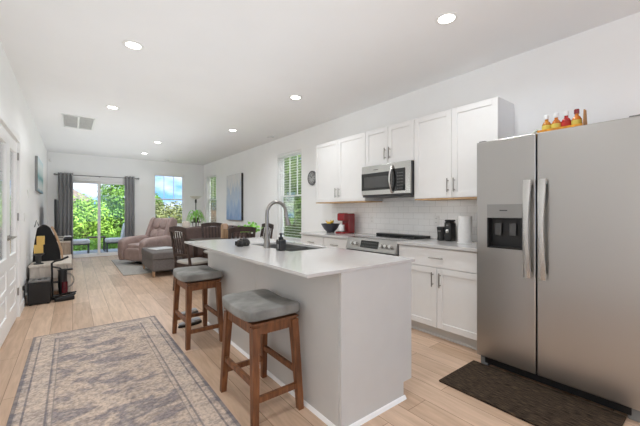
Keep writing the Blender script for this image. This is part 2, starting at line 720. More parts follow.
# ------------------------------------------------------------------ room shell
XL, XR, YF, YB, ZC = -0.51, 3.42, -3.0, 10.70, 2.77
T = 0.16

fl = MB().bx(XL - T, XR + T, YF - T, YB + T, -0.12, 0.0)
struct(fl.build('floor', floor_mat()))
struct(MB().bx(XL - T, XR + T, YF - T, YB + T, ZC, ZC + 0.25).build('ceiling', CEIL))

W1 = (4.99, 5.90, 0.64, 2.44)        # kitchen window, right wall (y0,y1,z0,z1)
W2 = (9.50, 10.48, 0.80, 2.40)       # far window, right wall
W3 = (1.91, 2.84, 0.79, 2.41)        # back wall window (x0,x1,z0,z1)
DS = (-0.12, 1.30, 0.0, 2.12)        # sliding door
DF = (3.84, 5.17, 0.0, 2.06)         # double glass doors, left wall

def wall_with_holes(name, axis, a, b, u0, u1, holes):
    """one wall slab with openings; boxes meet edge to edge"""
    o = MB()
    o.bx(*((a, b, u0, u1) if axis == 'x' else (u0, u1, a, b)), 0.0, ZC)
    o = struct(o.build(name, WALL, smooth=False))
    bs = []
    for h in holes:
        z0 = h[2] if h[2] > 0 else -0.2
        bs.append((a - 0.1, b + 0.1, h[0], h[1], z0, h[3]) if axis == 'x' else (h[0], h[1], a - 0.1, b + 0.1, z0, h[3]))
    return cut(o, bs)

wall_with_holes('wall_right', 'x', XR, XR + T, YF - T, YB + T, [W1, W2])
wall_with_holes('wall_left', 'x', XL - T, XL, YF - T, YB + T, [DF])
wall_with_holes('wall_back', 'y', YB, YB + T, XL, XR, [W3, DS])
wall_with_holes('wall_front', 'y', YF - T, YF, XL, XR, [(0.1, 2.7, 0.6, 2.3)])

def baseboard(name, *spans):
    m = MB()
    for s in spans:
        m.bx(*s, 0.0, 0.11, 0.004)
    struct(m.build(name, TRIM))
baseboard('baseboard_left', (XL, XL + 0.015, YF, DF[0] - 0.1), (XL, XL + 0.015, DF[1] + 0.1, YB))
baseboard('baseboard_right', (XR - 0.015, XR, 4.12, YB), (XR - 0.015, XR, YF, 0.2))
baseboard('baseboard_back', (XL + 0.015, DS[0] - 0.02, YB - 0.015, YB), (DS[1] + 0.02, XR - 0.015, YB - 0.015, YB))

# window units: frame, two sashes, glass, muntins, sill
def window(name, axis, wall, blind, u0, u1, z0, z1):
    """axis 'x': in the right wall (u = y); axis 'y': in the back wall (u = x); sits toward the outside of the wall"""
    root = thing(name, None, None)
    del_keys = [k for k in ('label', 'category') if k in root]
    struct(root)
    rc_ = 0.0 if blind else 0.05           # how much nearer the room the unit sits
    d0, d1 = wall + 0.075 - rc_, wall + 0.135 - rc_
    def B(m, a0, a1, b0, b1, dd0, dd1, bev=0.003):
        if axis == 'x':
            m.bx(dd0, dd1, a0, a1, b0, b1, bev)
        else:
            m.bx(a0, a1, dd0, dd1, b0, b1, bev)
    f = MB()
    w = 0.045
    B(f, u0, u0 + w, z0, z1, d0, d1)
    B(f, u1 - w, u1, z0, z1, d0, d1)
    B(f, u0 + w, u1 - w, z0, z0 + w, d0, d1)
    B(f, u0 + w, u1 - w, z1 - w, z1, d0, d1)
    f.build('window_frame', TRIM, root)
    zm = (z0 + z1) / 2 + 0.02
    for (za, zb, dd, nm) in ((zm - 0.02, z1 - w, 0.100, 'upper_sash'), (z0 + w, zm + 0.02, 0.080, 'lower_sash')):
        s = MB()
        a, b = wall + dd - rc_, wall + dd - rc_ + 0.03
        k = 0.032
        B(s, u0 + w, u0 + w + k, za, zb, a, b)
        B(s, u1 - w - k, u1 - w, za, zb, a, b)
        B(s, u0 + w + k, u1 - w - k, za, za + k, a, b)
        B(s, u0 + w + k, u1 - w - k, zb - k, zb, a, b)
        if nm == 'upper_sash':
            for q in (1, 2):
                uu = u0 + w + (u1 - u0 - 2 * w) * q / 3
                B(s, uu - 0.008, uu + 0.008, za + k, zb - k, a + 0.008, b - 0.008, 0)
        s_o = s.build(nm, TRIM, root)
        g = MB()
        B(g, u0 + w + k - 0.003, u1 - w - k + 0.003, za + k - 0.003, zb - k + 0.003, a + 0.013, a + 0.017, 0)
        g.build('pane', GLASS, s_o)
    sl = MB()
    B(sl, u0 - 0.03, u1 + 0.03, z0 - 0.02, z0 + 0.004, wall - 0.025, wall, 0.004)
    sl.build('window_sill', TRIM, root)
    j = MB()
    B(j, u0, u0 + 0.008, z0, z1, wall, d0, 0)
    B(j, u1 - 0.008, u1, z0, z1, wall, d0, 0)
    B(j, u0 + 0.008, u1 - 0.008, z0, z0 + 0.008, wall, d0, 0)
    B(j, u0 + 0.008, u1 - 0.008, z1 - 0.008, z1, wall, d0, 0)
    j.build('jamb_liner', TRIM, root)
    if blind:
        h = MB()
        B(h, u0 + 0.012, u1 - 0.012, z1 - 0.055, z1 - 0.010, wall + 0.015, wall + 0.06, 0.004)
        bl = h.build('blind_headrail', TRIM, root)
        h = MB()
        z = z1 - 0.10
        while z > z0 + 0.05:
            B(h, u0 + 0.016, u1 - 0.016, z, z + 0.002, wall + 0.020, wall + 0.055, 0)
            z -= 0.052
        h.build('blind_slats', TRIM, bl)
    return root
window('window_1', 'x', XR, True, *W1)
window('window_2', 'x', XR, True, *W2)
window('window_3', 'y', YB, False, *W3)

# sliding glass door
sd = thing('door_3', None, None)
struct(sd)
f = MB()
x0, x1, z1 = DS[0], DS[1], DS[3]
f.bx(x0, x0 + 0.05, YB + 0.02, YB + 0.14, 0, z1, 0.004).bx(x1 - 0.05, x1, YB + 0.02, YB + 0.14, 0, z1, 0.004)
f.bx(x0 + 0.05, x1 - 0.05, YB + 0.02, YB + 0.14, z1 - 0.05, z1, 0.004).bx(x0 + 0.05, x1 - 0.05, YB + 0.02, YB + 0.14, 0.0, 0.035, 0.004)
f.build('door_frame', TRIM, sd)
xm = 0.585
for (a, b, yy) in ((x0 + 0.05, xm + 0.035, YB + 0.09), (xm - 0.035, x1 - 0.05, YB + 0.05)):
    p = MB()
    k = 0.06
    p.bx(a, a + k, yy, yy + 0.035, 0.035, z1 - 0.05, 0.004).bx(b - k, b, yy, yy + 0.035, 0.035, z1 - 0.05, 0.004)
    p.bx(a + k, b - k, yy, yy + 0.035, 0.035, 0.035 + k, 0.004).bx(a + k, b - k, yy, yy + 0.035, z1 - 0.05 - k, z1 - 0.05, 0.004)
    po = p.build('sliding_panel', TRIM, sd)
    MB().bx(a + k - 0.004, b - k + 0.004, yy + 0.015, yy + 0.021, 0.035 + k - 0.004, z1 - 0.05 - k + 0.004).build('pane', GLASS, po)

# double glass doors in the left wall with casing
cs = MB()
cs.bx(XL, XL + 0.018, DF[0] - 0.08, DF[0], 0, DF[3] + 0.08, 0.004)
cs.bx(XL, XL + 0.018, DF[1], DF[1] + 0.08, 0, DF[3] + 0.08, 0.004)
cs.bx(XL, XL + 0.018, DF[0], DF[1], DF[3], DF[3] + 0.08, 0.004)
struct(cs.build('trim_1', TRIM))
ym = (DF[0] + DF[1]) / 2
for i, (a, b) in enumerate(((DF[0] + 0.012, ym - 0.002), (ym + 0.002, DF[1] - 0.012))):
    d = thing('door_%d' % (i + 1), None, None)
    struct(d)
    x_a, x_b = XL - 0.045, XL - 0.005
    st = 0.105
    m = MB()
    m.bx(x_a, x_b, a, a + st, 0.01, 2.05, 0.003).bx(x_a, x_b, b - st, b, 0.01, 2.05, 0.003)
    m.bx(x_a, x_b, a + st, b - st, 0.01, 0.2, 0.003).bx(x_a, x_b, a + st, b - st, 1.92, 2.05, 0.003)
    m.bx(x_a, x_b, a + st, b - st, 0.66, 0.78, 0.003).bx(x_a, x_b, a + st, b - st, 0.41, 0.47, 0.003)
    m.bx(x_a + 0.012, x_b - 0.012, a + st, b - st, 0.2, 0.66)
    for (p0, p1) in ((0.2, 0.41), (0.47, 0.66)):
        m.bx(x_a + 0.006, x_b - 0.005, a + st + 0.03, b - st - 0.03, p0 + 0.03, p1 - 0.03, 0.006)
    m.build('door_leaf', TRIM, d)
    MB().bx(x_a + 0.016, x_b - 0.016, a + st - 0.004, b - st + 0.004, 0.776, 1.924).build('pane', GLASS, d)
    mt = MB()
    yc = (a + b) / 2
    h = MB()
    hy = (b - 0.05) if i == 0 else (a + 0.05)
    h.lathe([(0.028, 0), (0.028, 0.008), (0.012, 0.012), (0.012, 0.04)], n=14)
    for v in h.bm.verts:
        v.co = Vector((XL - 0.005 + v.co.z, hy + v.co.x, 0.98 + v.co.y))
    h.tube([(XL + 0.035, hy, 0.98), (XL + 0.037, hy + (-0.1 if i == 0 else 0.1), 0.98)], [0.009, 0.007])
    h.build('door_handle', NICKEL, d)
    if i == 1:
        for hz in (0.26, 1.14, 1.85):
            MB().bx(XL - 0.004, XL + 0.010, b - 0.006, b + 0.010, hz, hz + 0.09, 0.003).build('hinge', NICKEL, d)

# the room behind the glass doors: pale walls and a window to the garden at its end
ro = MB()
rx0, rx1, ry0, ry1 = -3.4, XL - T, 2.6, 8.4
ro.bx(rx0, rx1, ry0, ry1, -0.12, 0.0)
struct(ro.build('floor_office', MATS['weathered_wood']))
ro = MB()
ro.bx(rx0 - 0.1, rx0, ry0, ry1, 0, ZC).bx(rx0, rx1, ry0 - 0.1, ry0, 0, ZC)
ro.bx(rx0, -1.55, ry1, ry1 + 0.1, 0, ZC).bx(-0.80, rx1, ry1, ry1 + 0.1, 0, ZC)
ro.bx(-1.55, -0.80, ry1, ry1 + 0.1, 0, 0.75).bx(-1.55, -0.80, ry1, ry1 + 0.1, 2.2, ZC)
struct(ro.build('wall_office', WALL))
struct(MB().bx(rx0 - 0.1, rx1, ry0 - 0.1, ry1 + 0.1, ZC, ZC + 0.1).build('ceiling_office', CEIL))

# backsplash tiles on the kitchen wall
struct(MB().bx(XR - 0.008, XR, 1.28, 4.09, 0.92, 1.389).build('backsplash', tile_mat()))

# ------------------------------------------------------------------ ceiling fittings
LIGHTS = [(0.44, 3.36, 'nearest ceiling downlight above the patterned rug'),
          (2.33, 1.384, 'round ceiling downlight nearest to the refrigerator'),
          (0.463, 5.55, 'ceiling downlight beside the slatted air return grille'),
          (2.353, 3.573, 'ceiling downlight between the island and the wall cabinets over the microwave'),
          (2.377, 5.75, 'ceiling downlight above the dark dining table'),
          (1.482, 7.76, 'middle of the small far downlights above the grey ottoman'),
          (1.49, 9.44, 'farthest ceiling downlight above the taupe recliner'),
          (0.44, 1.20, None)]
for x, y, lab in LIGHTS:
    c = thing('ceiling_light', lab or 'ceiling downlight over the near end of the runner rug', 'ceiling light', (x, y, ZC), 0, 'recessed ceiling downlights')
    MB().lathe([(0.060, -0.001), (0.062, -0.006), (0.085, -0.006), (0.088, -0.0005)], n=28, cap=False).build('trim_ring', WHITE, c)
    MB().lathe([(0.001, -0.004), (0.0615, -0.004)], n=28, cap=False).build('lens', LENS, c)
    ld = bpy.data.lights.new('downlight', 'AREA')
    ld.shape = 'DISK'
    ld.size = 0.12
    ld.energy = LAMP_W
    ld.spread = R(150)
    ld.color = LAMP_COL
    lo = bpy.data.objects.new('downlight', ld)
    lo.location = (0, 0, -0.008)
    lo.parent = c
    COL.objects.link(lo)

g = thing('air_grille', 'white two panel air return grille on the ceiling', 'vent', (0.08, 6.85, ZC))
m = MB()
for xx in (-0.21, 0.0, 0.21):
    m.box((xx, 0, -0.006), (0.03, 0.92, 0.012), 0.002)
for yy in (-0.46, 0.46):
    m.box((0, yy, -0.006), (0.45, 0.03, 0.012), 0.002)
m.build('grille_frame', WHITE, g)
MB().bx(-0.2, 0.2, -0.45, 0.45, -0.0015, -0.0005).build('duct_screen', mat('duct_grey', (226, 225, 222), 0.8), g)
for sx in (-1, 1):
    m = MB()
    for k in range(22):
        m.box((sx * 0.105, -0.43 + k * 0.041, -0.0045), (0.18, 0.034, 0.001), 0, rot=(R(6), 0, 0))
    m.build('louvre_panel', WHITE, g)

def smoke(x, y, lab):
    s = thing('smoke_detector', lab, 'smoke detector', (x, y, ZC), 0, 'ceiling smoke detectors')
    MB().lathe([(0.07, 0), (0.07, -0.018), (0.055, -0.032), (0.02, -0.036)], n=24).build('cover', WHITE, s)
    MB().lathe([(0.058, -0.0305), (0.06, -0.026), (0.064, -0.0265)], n=24, cap=False).build('vent_slot', GREYPL, s)
smoke(3.17, 5.74, 'small white disc detector on ceiling close to the kitchen window')
smoke(2.2, 10.2, 'tiny white disc detector on ceiling by the far back window')

# ------------------------------------------------------------------ kitchen cabinets
def shaker(parent, x, y0, y1, z0, z1, name='door', rail=0.057, mat_=None):
    """shaker front facing -X; front face at x"""
    m = MB()
    t = 0.02
    m.bx(x, x + t, y0, y0 + rail, z0, z1, 0.002).bx(x, x + t, y1 - rail, y1, z0, z1, 0.002)
    m.bx(x, x + t, y0 + rail, y1 - rail, z0, z0 + rail, 0.002).bx(x, x + t, y0 + rail, y1 - rail, z1 - rail, z1, 0.002)
    m.bx(x + 0.009, x + t, y0 + rail - 0.002, y1 - rail + 0.002, z0 + rail - 0.002, z1 - rail + 0.002)
    return m.build(name, mat_ or CAB, parent)

def pull(parent, x, y, z, vertical=True, L=0.14):
    m = MB()
    h = L / 2
    if vertical:
        m.tube([(x - 0.03, y, z - h), (x - 0.03, y, z + h)], 0.006)
        for s in (-1, 1):
            m.tube([(x, y, z + s * h * 0.68), (x - 0.03, y, z + s * h * 0.68)], 0.005)
    else:
        m.tube([(x - 0.03, y - h, z), (x - 0.03, y + h, z)], 0.006)
        for s in (-1, 1):
            m.tube([(x, y + s * h * 0.68, z), (x - 0.03, y + s * h * 0.68, z)], 0.005)
    return m.build('handle', NICKEL, parent)

UF = 3.07                       # front of the wall cabinet doors
def upper(lab, y0, ys, y1, z0, z1):
    c = thing('wall_cabinet', lab, 'cabinet', (0, 0, 0), 0, 'white wall cabinets')
    MB().bx(UF + 0.021, XR, y0 + 0.001, y1 - 0.001, z0, z1, 0.001).build('carcass', CAB, c)
    MB().bx(UF + 0.008, XR - 0.004, y0 + 0.003, y1 - 0.003, z0 - 0.014, z0 - 0.0005).build('underside', PLY, c)['label'] = 'bare wood underside'
    for (a, b, hs) in ((y0, ys, 1), (ys, y1, -1)):
        d = shaker(c, UF, a + 0.002, b - 0.002, z0 + 0.003, z1 - 0.003)
        hy = (b - 0.035) if hs > 0 else (a + 0.035)
        pull(d, UF, hy, z0 + 0.13)
    return c
upper('white two door wall cabinet nearest the refrigerator', 1.315, 1.768, 2.222, 1.39, 2.30)
upper('short white two door wall cabinet above the microwave', 2.224, 2.604, 2.987, 1.832, 2.30)
upper('white two door wall cabinet above the red coffee maker', 2.989, 3.54, 4.09, 1.39, 2.30)

BF = 2.80                       # front of the base cabinet doors
ZT = 0.925
def base_cab(lab, y0, y1, split=None):
    c = thing('base_cabinet', lab, 'cabinet', (0, 0, 0), 0, 'white base cabinets')
    MB().bx(BF + 0.021, XR - 0.002, y0 + 0.001, y1 - 0.001, 0.11, ZT - 0.032, 0.001).build('carcass', CAB, c)
    MB().bx(BF + 0.085, XR - 0.01, y0 + 0.001, y1 - 0.001, 0.0, 0.109).bx(BF + 0.072, BF + 0.0845, y0 + 0.001, y1 - 0.001, 0.0, 0.018, 0.004).build('toe_kick', ISL, c)
    z_d = 0.70
    d = MB().bx(BF, BF + 0.02, y0 + 0.003, y1 - 0.003, z_d + 0.004, ZT - 0.038, 0.003).build('drawer', CAB, c)
    pull(d, BF, (y0 + y1) / 2, (z_d + ZT - 0.034) / 2, False, 0.15)
    parts = [(y0, split, 1), (split, y1, -1)] if split else [(y0, y1, 1)]
    for a, b, hs in parts:
        o = shaker(c, BF, a + 0.003, b - 0.003, 0.117, z_d - 0.002)
        pull(o, BF, (b - 0.04) if hs > 0 else (a + 0.04), 0.585)
    return c
base_cab('white base cabinet with drawer between refrigerator and range', 1.30, 2.226, 1.765)
base_cab('white single door base cabinet adjoining the range, beneath the red coffee maker', 3.022, 3.54)
base_cab('white base cabinet at the window end of the counter', 3.542, 4.08)
for (a, b, lab) in ((1.29, 2.228, 'white quartz worktop between refrigerator and range'), (3.020, 4.10, 'white quartz worktop carrying the red coffee maker')):
    single(MB().bx(BF - 0.025, XR - 0.009, a, b, ZT - 0.03, ZT, 0.003), 'countertop', QUARTZ, lab, 'countertop')

# ------------------------------------------------------------------ range
rg = thing('range', 'stainless steel range with front knobs and black glass top', 'stove', (0, 0, 0))
ry0, ry1 = 2.230, 3.018
MB().bx(BF + 0.02, XR - 0.012, ry0, ry1, 0.03, 0.905, 0.003).build('body', BLACK, rg)
MB().bx(BF - 0.045, BF + 0.019, ry0 + 0.003, ry1 - 0.003, 0.745, 0.779, 0.002).build('dark_gap_strip', BLACK, rg)  # black strip standing in for the shaded gap below the control panel
MB().prism([(BF - 0.055, 0.785), (BF + 0.02, 0.78), (BF + 0.05, 0.925), (BF - 0.010, 0.925)], 'y', ry0, ry1).build('control_panel', steel_mat('range_steel', (168, 166, 163), 0.30), rg)
dd = Vector((0.045, 0, 0.140)).normalized()
nn = Vector((-dd.z, 0, dd.x))
def on_panel(y, f, out=0.0):
    return Vector((BF - 0.055, y, 0.785)) + dd * (0.147 * f) + nn * out
m = MB()
for a, b, f0, f1, o in ((2.49, 2.77, 0.22, 0.82, 0.002),):
    p = [on_panel(a, f0, o), on_panel(b, f0, o), on_panel(b, f1, o), on_panel(a, f1, o)]
    q = [on_panel(a, f0, -0.004), on_panel(b, f0, -0.004), on_panel(b, f1, -0.004), on_panel(a, f1, -0.004)]
    m.loft([q, p])
disp = m.build('display', BLACKGLOSS, rg)
for r_ in range(2):
    m = MB()
    for k in range(9):
        y = 2.515 + k * 0.028
        c = on_panel(y, 0.38 + r_ * 0.24, 0.003)
        m.box(c, (0.002, 0.014, 0.004), 0, rot=(0, R(16), 0))
    m.build('button_row', GREYPL, disp)
for y in (2.30, 2.365, 2.43, 2.835, 2.91):
    k = MB()
    a = on_panel(y, 0.5, 0.0)
    b = on_panel(y, 0.5, 0.012)
    c = on_panel(y, 0.5, 0.036)
    k.tube([a, b], 0.027, 16).tube([b, c], [0.021, 0.019], 16)
    k.build('knob', STEEL2, rg)
m = MB().bx(BF - 0.01, BF + 0.02, ry0 + 0.004, ry1 - 0.004, 0.18, 0.742, 0.004)
od = m.build('oven_door', STEEL2, rg)
MB().bx(BF - 0.012, BF - 0.0095, ry0 + 0.12, ry1 - 0.12, 0.3, 0.62, 0.001).build('oven_window', BLACKGLOSS, od)
MB().tube([(BF - 0.05, ry0 + 0.06, 0.69), (BF - 0.05, ry1 - 0.06, 0.69)], 0.012).tube([(BF - 0.01, ry0 + 0.09, 0.69), (BF - 0.05, ry0 + 0.09, 0.69)], 0.009).tube([(BF - 0.01, ry1 - 0.09, 0.69), (BF - 0.05, ry1 - 0.09, 0.69)], 0.009).build('handle', STEEL2, od)
MB().bx(BF - 0.005, BF + 0.02, ry0 + 0.004, ry1 - 0.004, 0.03, 0.17, 0.004).build('storage_drawer', STEEL2, rg)
ct = MB().bx(BF + 0.05, XR - 0.012, ry0 - 0.0, ry1, 0.905, 0.927, 0.002).build('cooktop', BLACKGLOSS, rg)
for (bx_, by_, br_) in ((2.98, 2.42, 0.10), (2.98, 2.83, 0.085), (3.22, 2.42, 0.075), (3.22, 2.83, 0.10)):
    MB().lathe([(br_ - 0.004, 0.0), (br_ - 0.004, 0.0008), (br_, 0.0008), (br_, 0)], (bx_, by_, 0.9268), 32, cap=False).build('burner_ring', GREYPL, ct)
MB().bx(XR - 0.11, XR - 0.012, ry0, ry1, 0.927, 0.955, 0.006).build('rear_vent', BLACK, rg)

# ------------------------------------------------------------------ microwave
mw = thing('microwave', 'stainless over-range microwave mounted under the short wall cabinet', 'microwave', (0, 0, 0))
my0, my1, mz0, mz1 = 2.227, 2.984, 1.43, 1.827
MX = 3.0
MB().bx(MX + 0.03, XR - 0.002, my0, my1, mz0, mz1, 0.003).build('body', DARKGREY, mw)
fr = MB().bx(MX, MX + 0.03, my0, my1, mz0 + 0.025, mz1, 0.006).build('front_panel', STEEL2, mw)
MB().bx(MX - 0.0025, MX, 2.49, 2.985, mz0 + 0.085, mz1 - 0.095, 0.001).build('door_glass', BLACKGLOSS, mw)
MB().bx(MX - 0.0045, MX - 0.0026, 2.53, 2.94, mz0 + 0.115, mz1 - 0.145, 0.0005).build('window', GREYGLASS, mw)
MB().bx(MX - 0.0025, MX, 2.29, 2.485, mz0 + 0.06, mz1 - 0.075, 0.001).build('keypad', BLACKGLOSS, mw)
for r_ in range(6):
    m = MB()
    for k in range(3):
        m.bx(MX - 0.0035, MX - 0.0026, 2.325 + k * 0.03, 2.343 + k * 0.03, mz0 + 0.085 + r_ * 0.036, mz0 + 0.092 + r_ * 0.036)
    m.build('key_row', GREYPL, mw)
m = MB()
pts = [(MX - 0.012 - 0.045 * math.sin(PI * k / 12), 2.475, mz0 + 0.045 + 0.315 * k / 12) for k in range(13)]
m.tube([(MX, 2.475, mz0 + 0.045)] + pts + [(MX, 2.475, mz0 + 0.36)], 0.013, 10)
m.build('handle', STEEL2, mw)
m = MB()
for k in range(16):
    m.bx(MX + 0.004, MX + 0.028, my0 + 0.03 + k * 0.044, my0 + 0.062 + k * 0.044, mz0 + 0.004, mz0 + 0.022)
m.bx(MX + 0.01, MX + 0.03, my0 + 0.01, my1 - 0.01, mz0, mz0 + 0.025).build('lower_vent', DARKGREY, mw)
MB().bx(MX - 0.001, MX, 2.70, 2.78, mz1 - 0.062, mz1 - 0.052).build('badge', GREYPL, mw)

# ------------------------------------------------------------------ refrigerator
fg = thing('refrigerator', 'large stainless side-by-side refrigerator with water dispenser', 'refrigerator', (0, 0, 0))
fy0, fys, fy1 = 0.322, 0.856, 1.280
FX = 2.60
MB().bx(FX + 0.075, XR - 0.02, fy0 + 0.008, fy1 - 0.008, 0.035, 1.785, 0.006).build('cabinet_body', DARKGREY, fg)
MB().bx(FX + 0.068, FX + 0.0745, fy0 + 0.02, fy1 - 0.02, 0.1, 1.78).build('door_gasket', BLACK, fg)
fd = MB().bx(FX, FX + 0.068, fy0, fys - 0.004, 0.09, 1.806, 0.007, 3).build('refrigerator_door', STEEL, fg)
zd = MB().bx(FX, FX + 0.068, fys + 0.004, fy1, 0.09, 1.806, 0.007, 3).build('freezer_door', STEEL, fg)
dy0, dy1, dz0, dz1 = 0.945, 1.195, 0.965, 1.305
cut(zd, [(FX - 0.05, FX + 0.055, dy0 + 0.006, dy1 - 0.006, dz0 + 0.006, dz1 - 0.105)])
ds = MB()
ds.bx(FX - 0.006, FX + 0.002, dy0, dy1, dz1 - 0.105, dz1, 0.002)
ds = ds.build('dispenser_panel', mat('panel_grey', (150, 149, 146), 0.35, 0.6, var=0.03), zd)
MB().bx(FX - 0.008, FX - 0.0062, dy0 + 0.10, dy0 + 0.155, dz1 - 0.052, dz1 - 0.045).build('badge', DARKGREY, ds)
m = MB()
m.bx(FX - 0.006, FX + 0.003, dy0, dy0 + 0.012, dz0, dz1 - 0.105, 0.002).bx(FX - 0.006, FX + 0.003, dy1 - 0.012, dy1, dz0, dz1 - 0.105, 0.002)
m.bx(FX - 0.006, FX + 0.003, dy0 + 0.012, dy1 - 0.012, dz0, dz0 + 0.012, 0.002)
m.bx(FX + 0.050, FX + 0.0545, dy0 + 0.008, dy1 - 0.008, dz0 + 0.008, dz1 - 0.107)
m.bx(FX + 0.003, FX + 0.05, dy0 + 0.007, dy0 + 0.011, dz0 + 0.008, dz1 - 0.107).bx(FX + 0.003, FX + 0.05, dy1 - 0.011, dy1 - 0.007, dz0 + 0.008, dz1 - 0.107)
m.bx(FX + 0.003, FX + 0.05, dy0 + 0.011, dy1 - 0.011, dz0 + 0.0072, dz0 + 0.012).bx(FX + 0.003, FX + 0.05, dy0 + 0.011, dy1 - 0.011, dz1 - 0.112, dz1 - 0.108)
m.build('dispenser_recess', BLACK, zd)
for yy in (0.995, 1.10):
    MB().bx(FX + 0.022, FX + 0.034, yy, yy + 0.05, dz0 + 0.10, dz1 - 0.145, 0.004, 2).build('dispenser_paddle', GREYGLASS, zd)
for (par, yc) in ((zd, fys + 0.046), (fd, fys - 0.045)):
    m = MB()
    rings = []
    for k in range(17):
        t = k / 16
        z = 0.775 + 0.70 * t
        x = FX - 0.030 - 0.028 * math.sin(PI * t)
        w = 0.019 + 0.004 * math.cos(2 * PI * t)
        rings.append([(x - 0.009, yc - w, z), (x - 0.013, yc, z), (x - 0.009, yc + w, z), (x + 0.009, yc + w, z), (x + 0.009, yc - w, z)])
    m.loft(rings)
    m.bx(FX - 0.032, FX + 0.001, yc - 0.017, yc + 0.017, 0.778, 0.812, 0.004).bx(FX - 0.032, FX + 0.001, yc - 0.017, yc + 0.017, 1.438, 1.472, 0.004)
    m.build('handle', STEEL2, par)
MB().bx(FX + 0.035, FX + 0.075, fy0 + 0.05, fy1 - 0.05, 0.03, 0.085, 0.004).build('base_grille', BLACK, fg)
for y in (fy0 + 0.01, fy1 - 0.07):
    MB().bx(FX + 0.042, FX + 0.11, y, y + 0.06, 0.0, 0.078, 0.01).build('foot', GREYPL, fg)
for y in (fy0 + 0.01, fy1 - 0.06):
    MB().bx(FX + 0.02, FX + 0.09, y, y + 0.05, 1.807, 1.817, 0.003).build('hinge_cover', GREYPL, fg)
for xx in (FX + 0.45, XR - 0.1):
    for y in (fy0 + 0.06, fy1 - 0.1):
        MB().lathe([(0.02, 0), (0.02, 0.036)], (xx, y, 0), 10).build('roller', BLACK, fg)

# bottle pack on top of the refrigerator
bz = 1.785
bk = thing('bottle_carrier', 'brown card carrier holding small sauce bottles on top of refrigerator', 'carrier', (2.80, 0.76, bz + 0.001))
m = MB()
m.bx(-0.045, 0.045, -0.125, 0.125, 0, 0.004)
m.prism([(-0.048, 0), (0.048, 0), (0.012, 0.125), (-0.028, 0.125)], 'y', -0.13, -0.124)
m.build('card_tray', CARD, bk)
bk.scale = (1.1, 1.05, 1.3)
m = MB().bx(-0.052, -0.046, -0.124, 0.13, 0.0, 0.05)
m.build('printed_front', mat('yellow_red_print', (226, 150, 40), 0.6, var=0.4, scale=22), bk)
BOT = [(0.095, (196, 128, 36), 'amber'), (0.035, (196, 110, 26), 'golden'), (-0.025, (176, 22, 18), 'red'), (-0.085, (214, 122, 24), 'orange')]
for (yy, rgb, nm) in BOT:
    b = thing('sauce_bottle', '%s little sauce bottle in card carrier on top of refrigerator' % nm, 'bottle', (2.802, 0.76 + yy, bz + 0.0055), 0, 'sauce bottles on the refrigerator')
    b.scale = (1.14, 1.14, 1.22)
    MB().lathe([(0.024, 0), (0.026, 0.004), (0.026, 0.085), (0.018, 0.10), (0.010, 0.108), (0.010, 0.118)], n=14).build('bottle_body', mat('sauce_' + nm, rgb, 0.15, var=0.1, coat=0.5), b)
    MB().lathe([(0.0135, 0.1185), (0.0135, 0.142), (0.011, 0.145)], n=14).build('cap', WHITE if nm in ('amber', 'golden', 'red') else RED, b)
    MB().lathe([(0.0268, 0.05), (0.0268, 0.08)], n=14, cap=False).build('paper_label', mat('label_' + nm, (220, 200, 90) if nm != 'red' else (190, 40, 30), 0.6), b)
single(MB().tube([(2.74, 1.04, bz + 0.024), (2.77, 0.99, bz + 0.035), (2.79, 0.94, bz + 0.06), (2.80, 0.915, bz + 0.085)], [0.004, 0.005, 0.006, 0.012], 8).puff((2.74, 1.04, bz + 0.021), (0.05, 0.05, 0.04), 1, 1), 'plastic_wrap', mat('pale_wrap', (216, 222, 206), 0.3), 'pale twisted wrap lying beside the bottle carrier', 'wrapper')

# ------------------------------------------------------------------ counter items
def outlet(name, lab, y, z, slots=True):
    o = thing(name, lab, 'wall plate', (XR - 0.008, y, z))
    MB().bx(-0.006, 0, -0.036, 0.036, -0.058, 0.058, 0.002).build('cover_plate', WHITE, o)
    for k in (-1, 1):
        q = MB().bx(-0.009, -0.006, -0.017, 0.017, k * 0.024 - 0.016, k * 0.024 + 0.016, 0.002).build('socket', WHITE, o)
        for e_ in (-1, 1):
            MB().bx(-0.0098, -0.0091, e_ * 0.007 - 0.0012, e_ * 0.007 + 0.0012, k * 0.024 - 0.005, k * 0.024 + 0.007).build('slot', DARKGREY, q)
outlet('wall_outlet', 'white outlet plate on tiles left of the black coffee grinder', 2.155, 1.14)
outlet('wall_outlet', 'white outlet plate on tiles between the coffee maker and range', 3.18, 1.13)

cm = thing('coffee_maker', 'glossy red single cup coffee maker on the far worktop', 'coffee maker', (3.20, 3.52, ZT), R(90 + 180))
cm.scale = (0.92, 0.88, 0.98)
# local: front toward -Y (world -X after turn)
m = MB().box((0, 0.07, 0.15), (0.17, 0.15, 0.30), 0.02, seg=3)
m.build('tank_body', RED, cm)
MB().box((0, -0.055, 0.245), (0.17, 0.12, 0.115), 0.02, seg=3).build('brew_head', RED, cm)
MB().box((0, -0.07, 0.014), (0.17, 0.15, 0.028), 0.008).build('drip_tray', RED, cm)
MB().box((0, -0.07, 0.0305), (0.13, 0.11, 0.004), 0.001).build('drip_grid', BLACK, cm)
MB().box((0, -0.060, 0.3055), (0.12, 0.09, 0.006), 0.002).build('lid_handle', NICKEL, cm)
mug = thing('mug', 'white mug under the spout of the red coffee maker', 'mug', (3.125, 3.52, ZT + 0.033))
MB().lathe([(0.034, 0), (0.038, 0.004), (0.040, 0.095), (0.036, 0.095), (0.033, 0.01)], n=22).build('cup', WHITE, mug)
MB().tube([(0, 0.038, 0.08), (0, 0.066, 0.075), (0, 0.07, 0.045), (0, 0.062, 0.022), (0, 0.037, 0.018)], 0.005, 8).build('handle', WHITE, mug)

